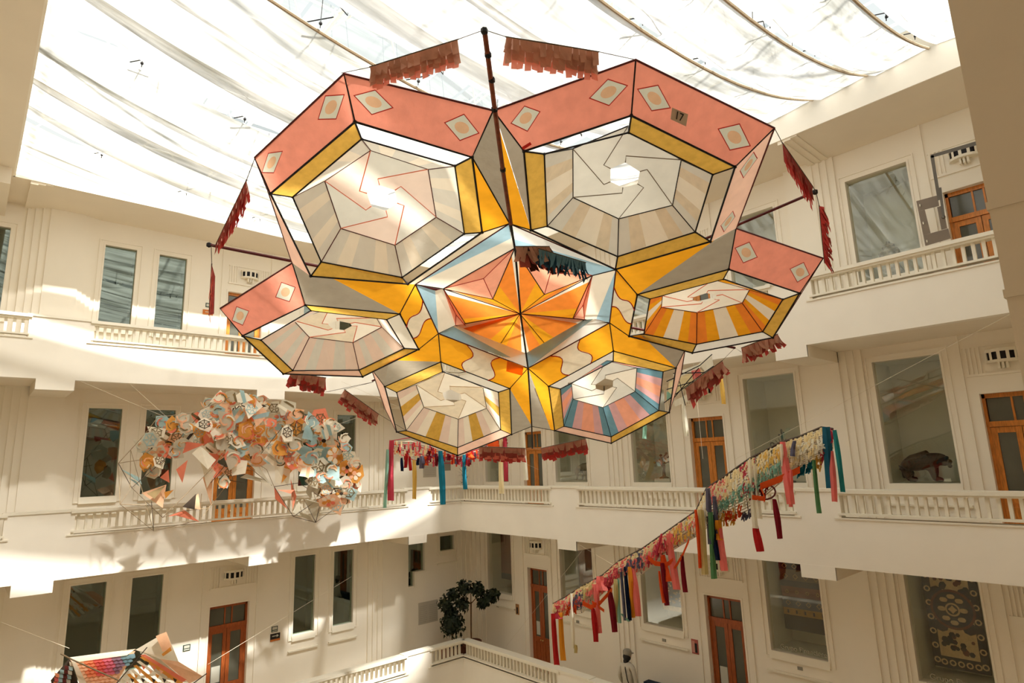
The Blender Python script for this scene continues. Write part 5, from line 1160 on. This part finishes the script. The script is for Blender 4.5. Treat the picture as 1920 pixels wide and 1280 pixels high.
E_ = [(0, 1), (1, 2), (2, 3), (3, 4), (0, 5), (5, 6), (6, 7), (7, 8), (0, 9), (9, 10), (10, 11), (11, 12), (3, 13), (13, 14), (14, 15), (3, 16), (16, 17), (17, 18)]
Rr = [(.155, .12), (.14, .11), (.165, .12), (.12, .09), .055, .09, .065, .045, .04, .09, .065, .045, .04, .065, .05, .04, .065, .05, .04]
body = skinned('body', vis, PV(V), E_, [tuple(q*s for q in r) if isinstance(r, tuple) else r*s for r in Rr], M_shirt, 2)
body.data.materials.append(M_jean)
V2 = [(0, 0, .90), (.09, 0, .84), (.10, .02, .48), (.10, 0, .10), (-.09, 0, .84), (-.10, .02, .48), (-.10, 0, .10)]
skinned('trousers', vis, PV(V2), [(0, 1), (1, 2), (2, 3), (0, 4), (4, 5), (5, 6)], [r*s for r in (.15, .115, .085, .07, .115, .085, .07)], M_jean, 2)
hc_ = PV([(0, .03, 1.60)])[0]
one('head', vis, lambda b: (b.ball(hc_, .095*s*1.0, M_skin, 14, (.9, 1.05, 1.2)), b.ball((hc_[0], hc_[1]+.10*s, hc_[2]-.02), .016, M_skin, 6), b.ball((hc_[0]-.085*s, hc_[1], hc_[2]), .02, M_skin, 6), b.ball((hc_[0]+.085*s, hc_[1], hc_[2]), .02, M_skin, 6),
    b.ball((hc_[0]-.03, hc_[1]+.085*s, hc_[2]+.01), .008, M_hair, 6), b.ball((hc_[0]+.03, hc_[1]+.085*s, hc_[2]+.01), .008, M_hair, 6), b.ball((hc_[0], hc_[1]+.088*s, hc_[2]-.045), .012, M_pot, 6, (1.6, .5, .5))), smooth=True)
one('hair', vis, lambda b: (b.ball((hc_[0], hc_[1]-.02, hc_[2]-.01), .10*s, M_hair, 12, (.98, .95, 1.1)), b.ball((hc_[0]-.01, hc_[1]-.05, hc_[2]-.10), .07*s, M_hair, 10, (1, .7, 1.3))), smooth=True)
one('cap', vis, lambda b: (b.lathe((hc_[0], hc_[1], hc_[2]+.035), [(.098*s, -.02), (.105*s, .02), (.10*s, .06), (.07*s, .09), (.0, .10)], M_cap, 14), b.ball((hc_[0], hc_[1]+.10, hc_[2]+.03), .07, M_cap, 10, (1, 1, .15))), smooth=True)
one('shoulder_strap', vis, lambda b: b.tube(PV([(-.06, .10, 1.35), (-.03, -.03, 1.47), (.03, -.12, 1.36), (.10, -.155, 1.15), (.17, -.13, .95), (.2, .0, .88)]), .010, M_black, 5))
one('shoulder_bag', vis, lambda b: b.ball(PV([(.22, .0, .82)])[0], .10, M_black, 10, (.5, 1, .9)), smooth=True)
def hand(b, c, sg):
    c = Vector(c); b.ball(c, .034, M_skin, 8, (.55, .9, 1.2))
    for k, l in enumerate((.055, .065, .06, .045)): y = c.y-.024+.016*k; b.tube([(c.x, y, c.z-.03), (c.x, y+.004, c.z-.03-l*.6), (c.x-.008*sg, y+.01, c.z-.03-l)], .0075, M_skin, 5)
    b.tube([(c.x, c.y+.028, c.z), (c.x, c.y+.05, c.z-.025), (c.x, c.y+.055, c.z-.045)], .008, M_skin, 5)
one('hand', vis, lambda b: hand(b, PV([(.23, .07, .85)])[0], 1), smooth=True); one('hand', vis, lambda b: hand(b, PV([(-.20, .11, .87)])[0], -1), smooth=True)
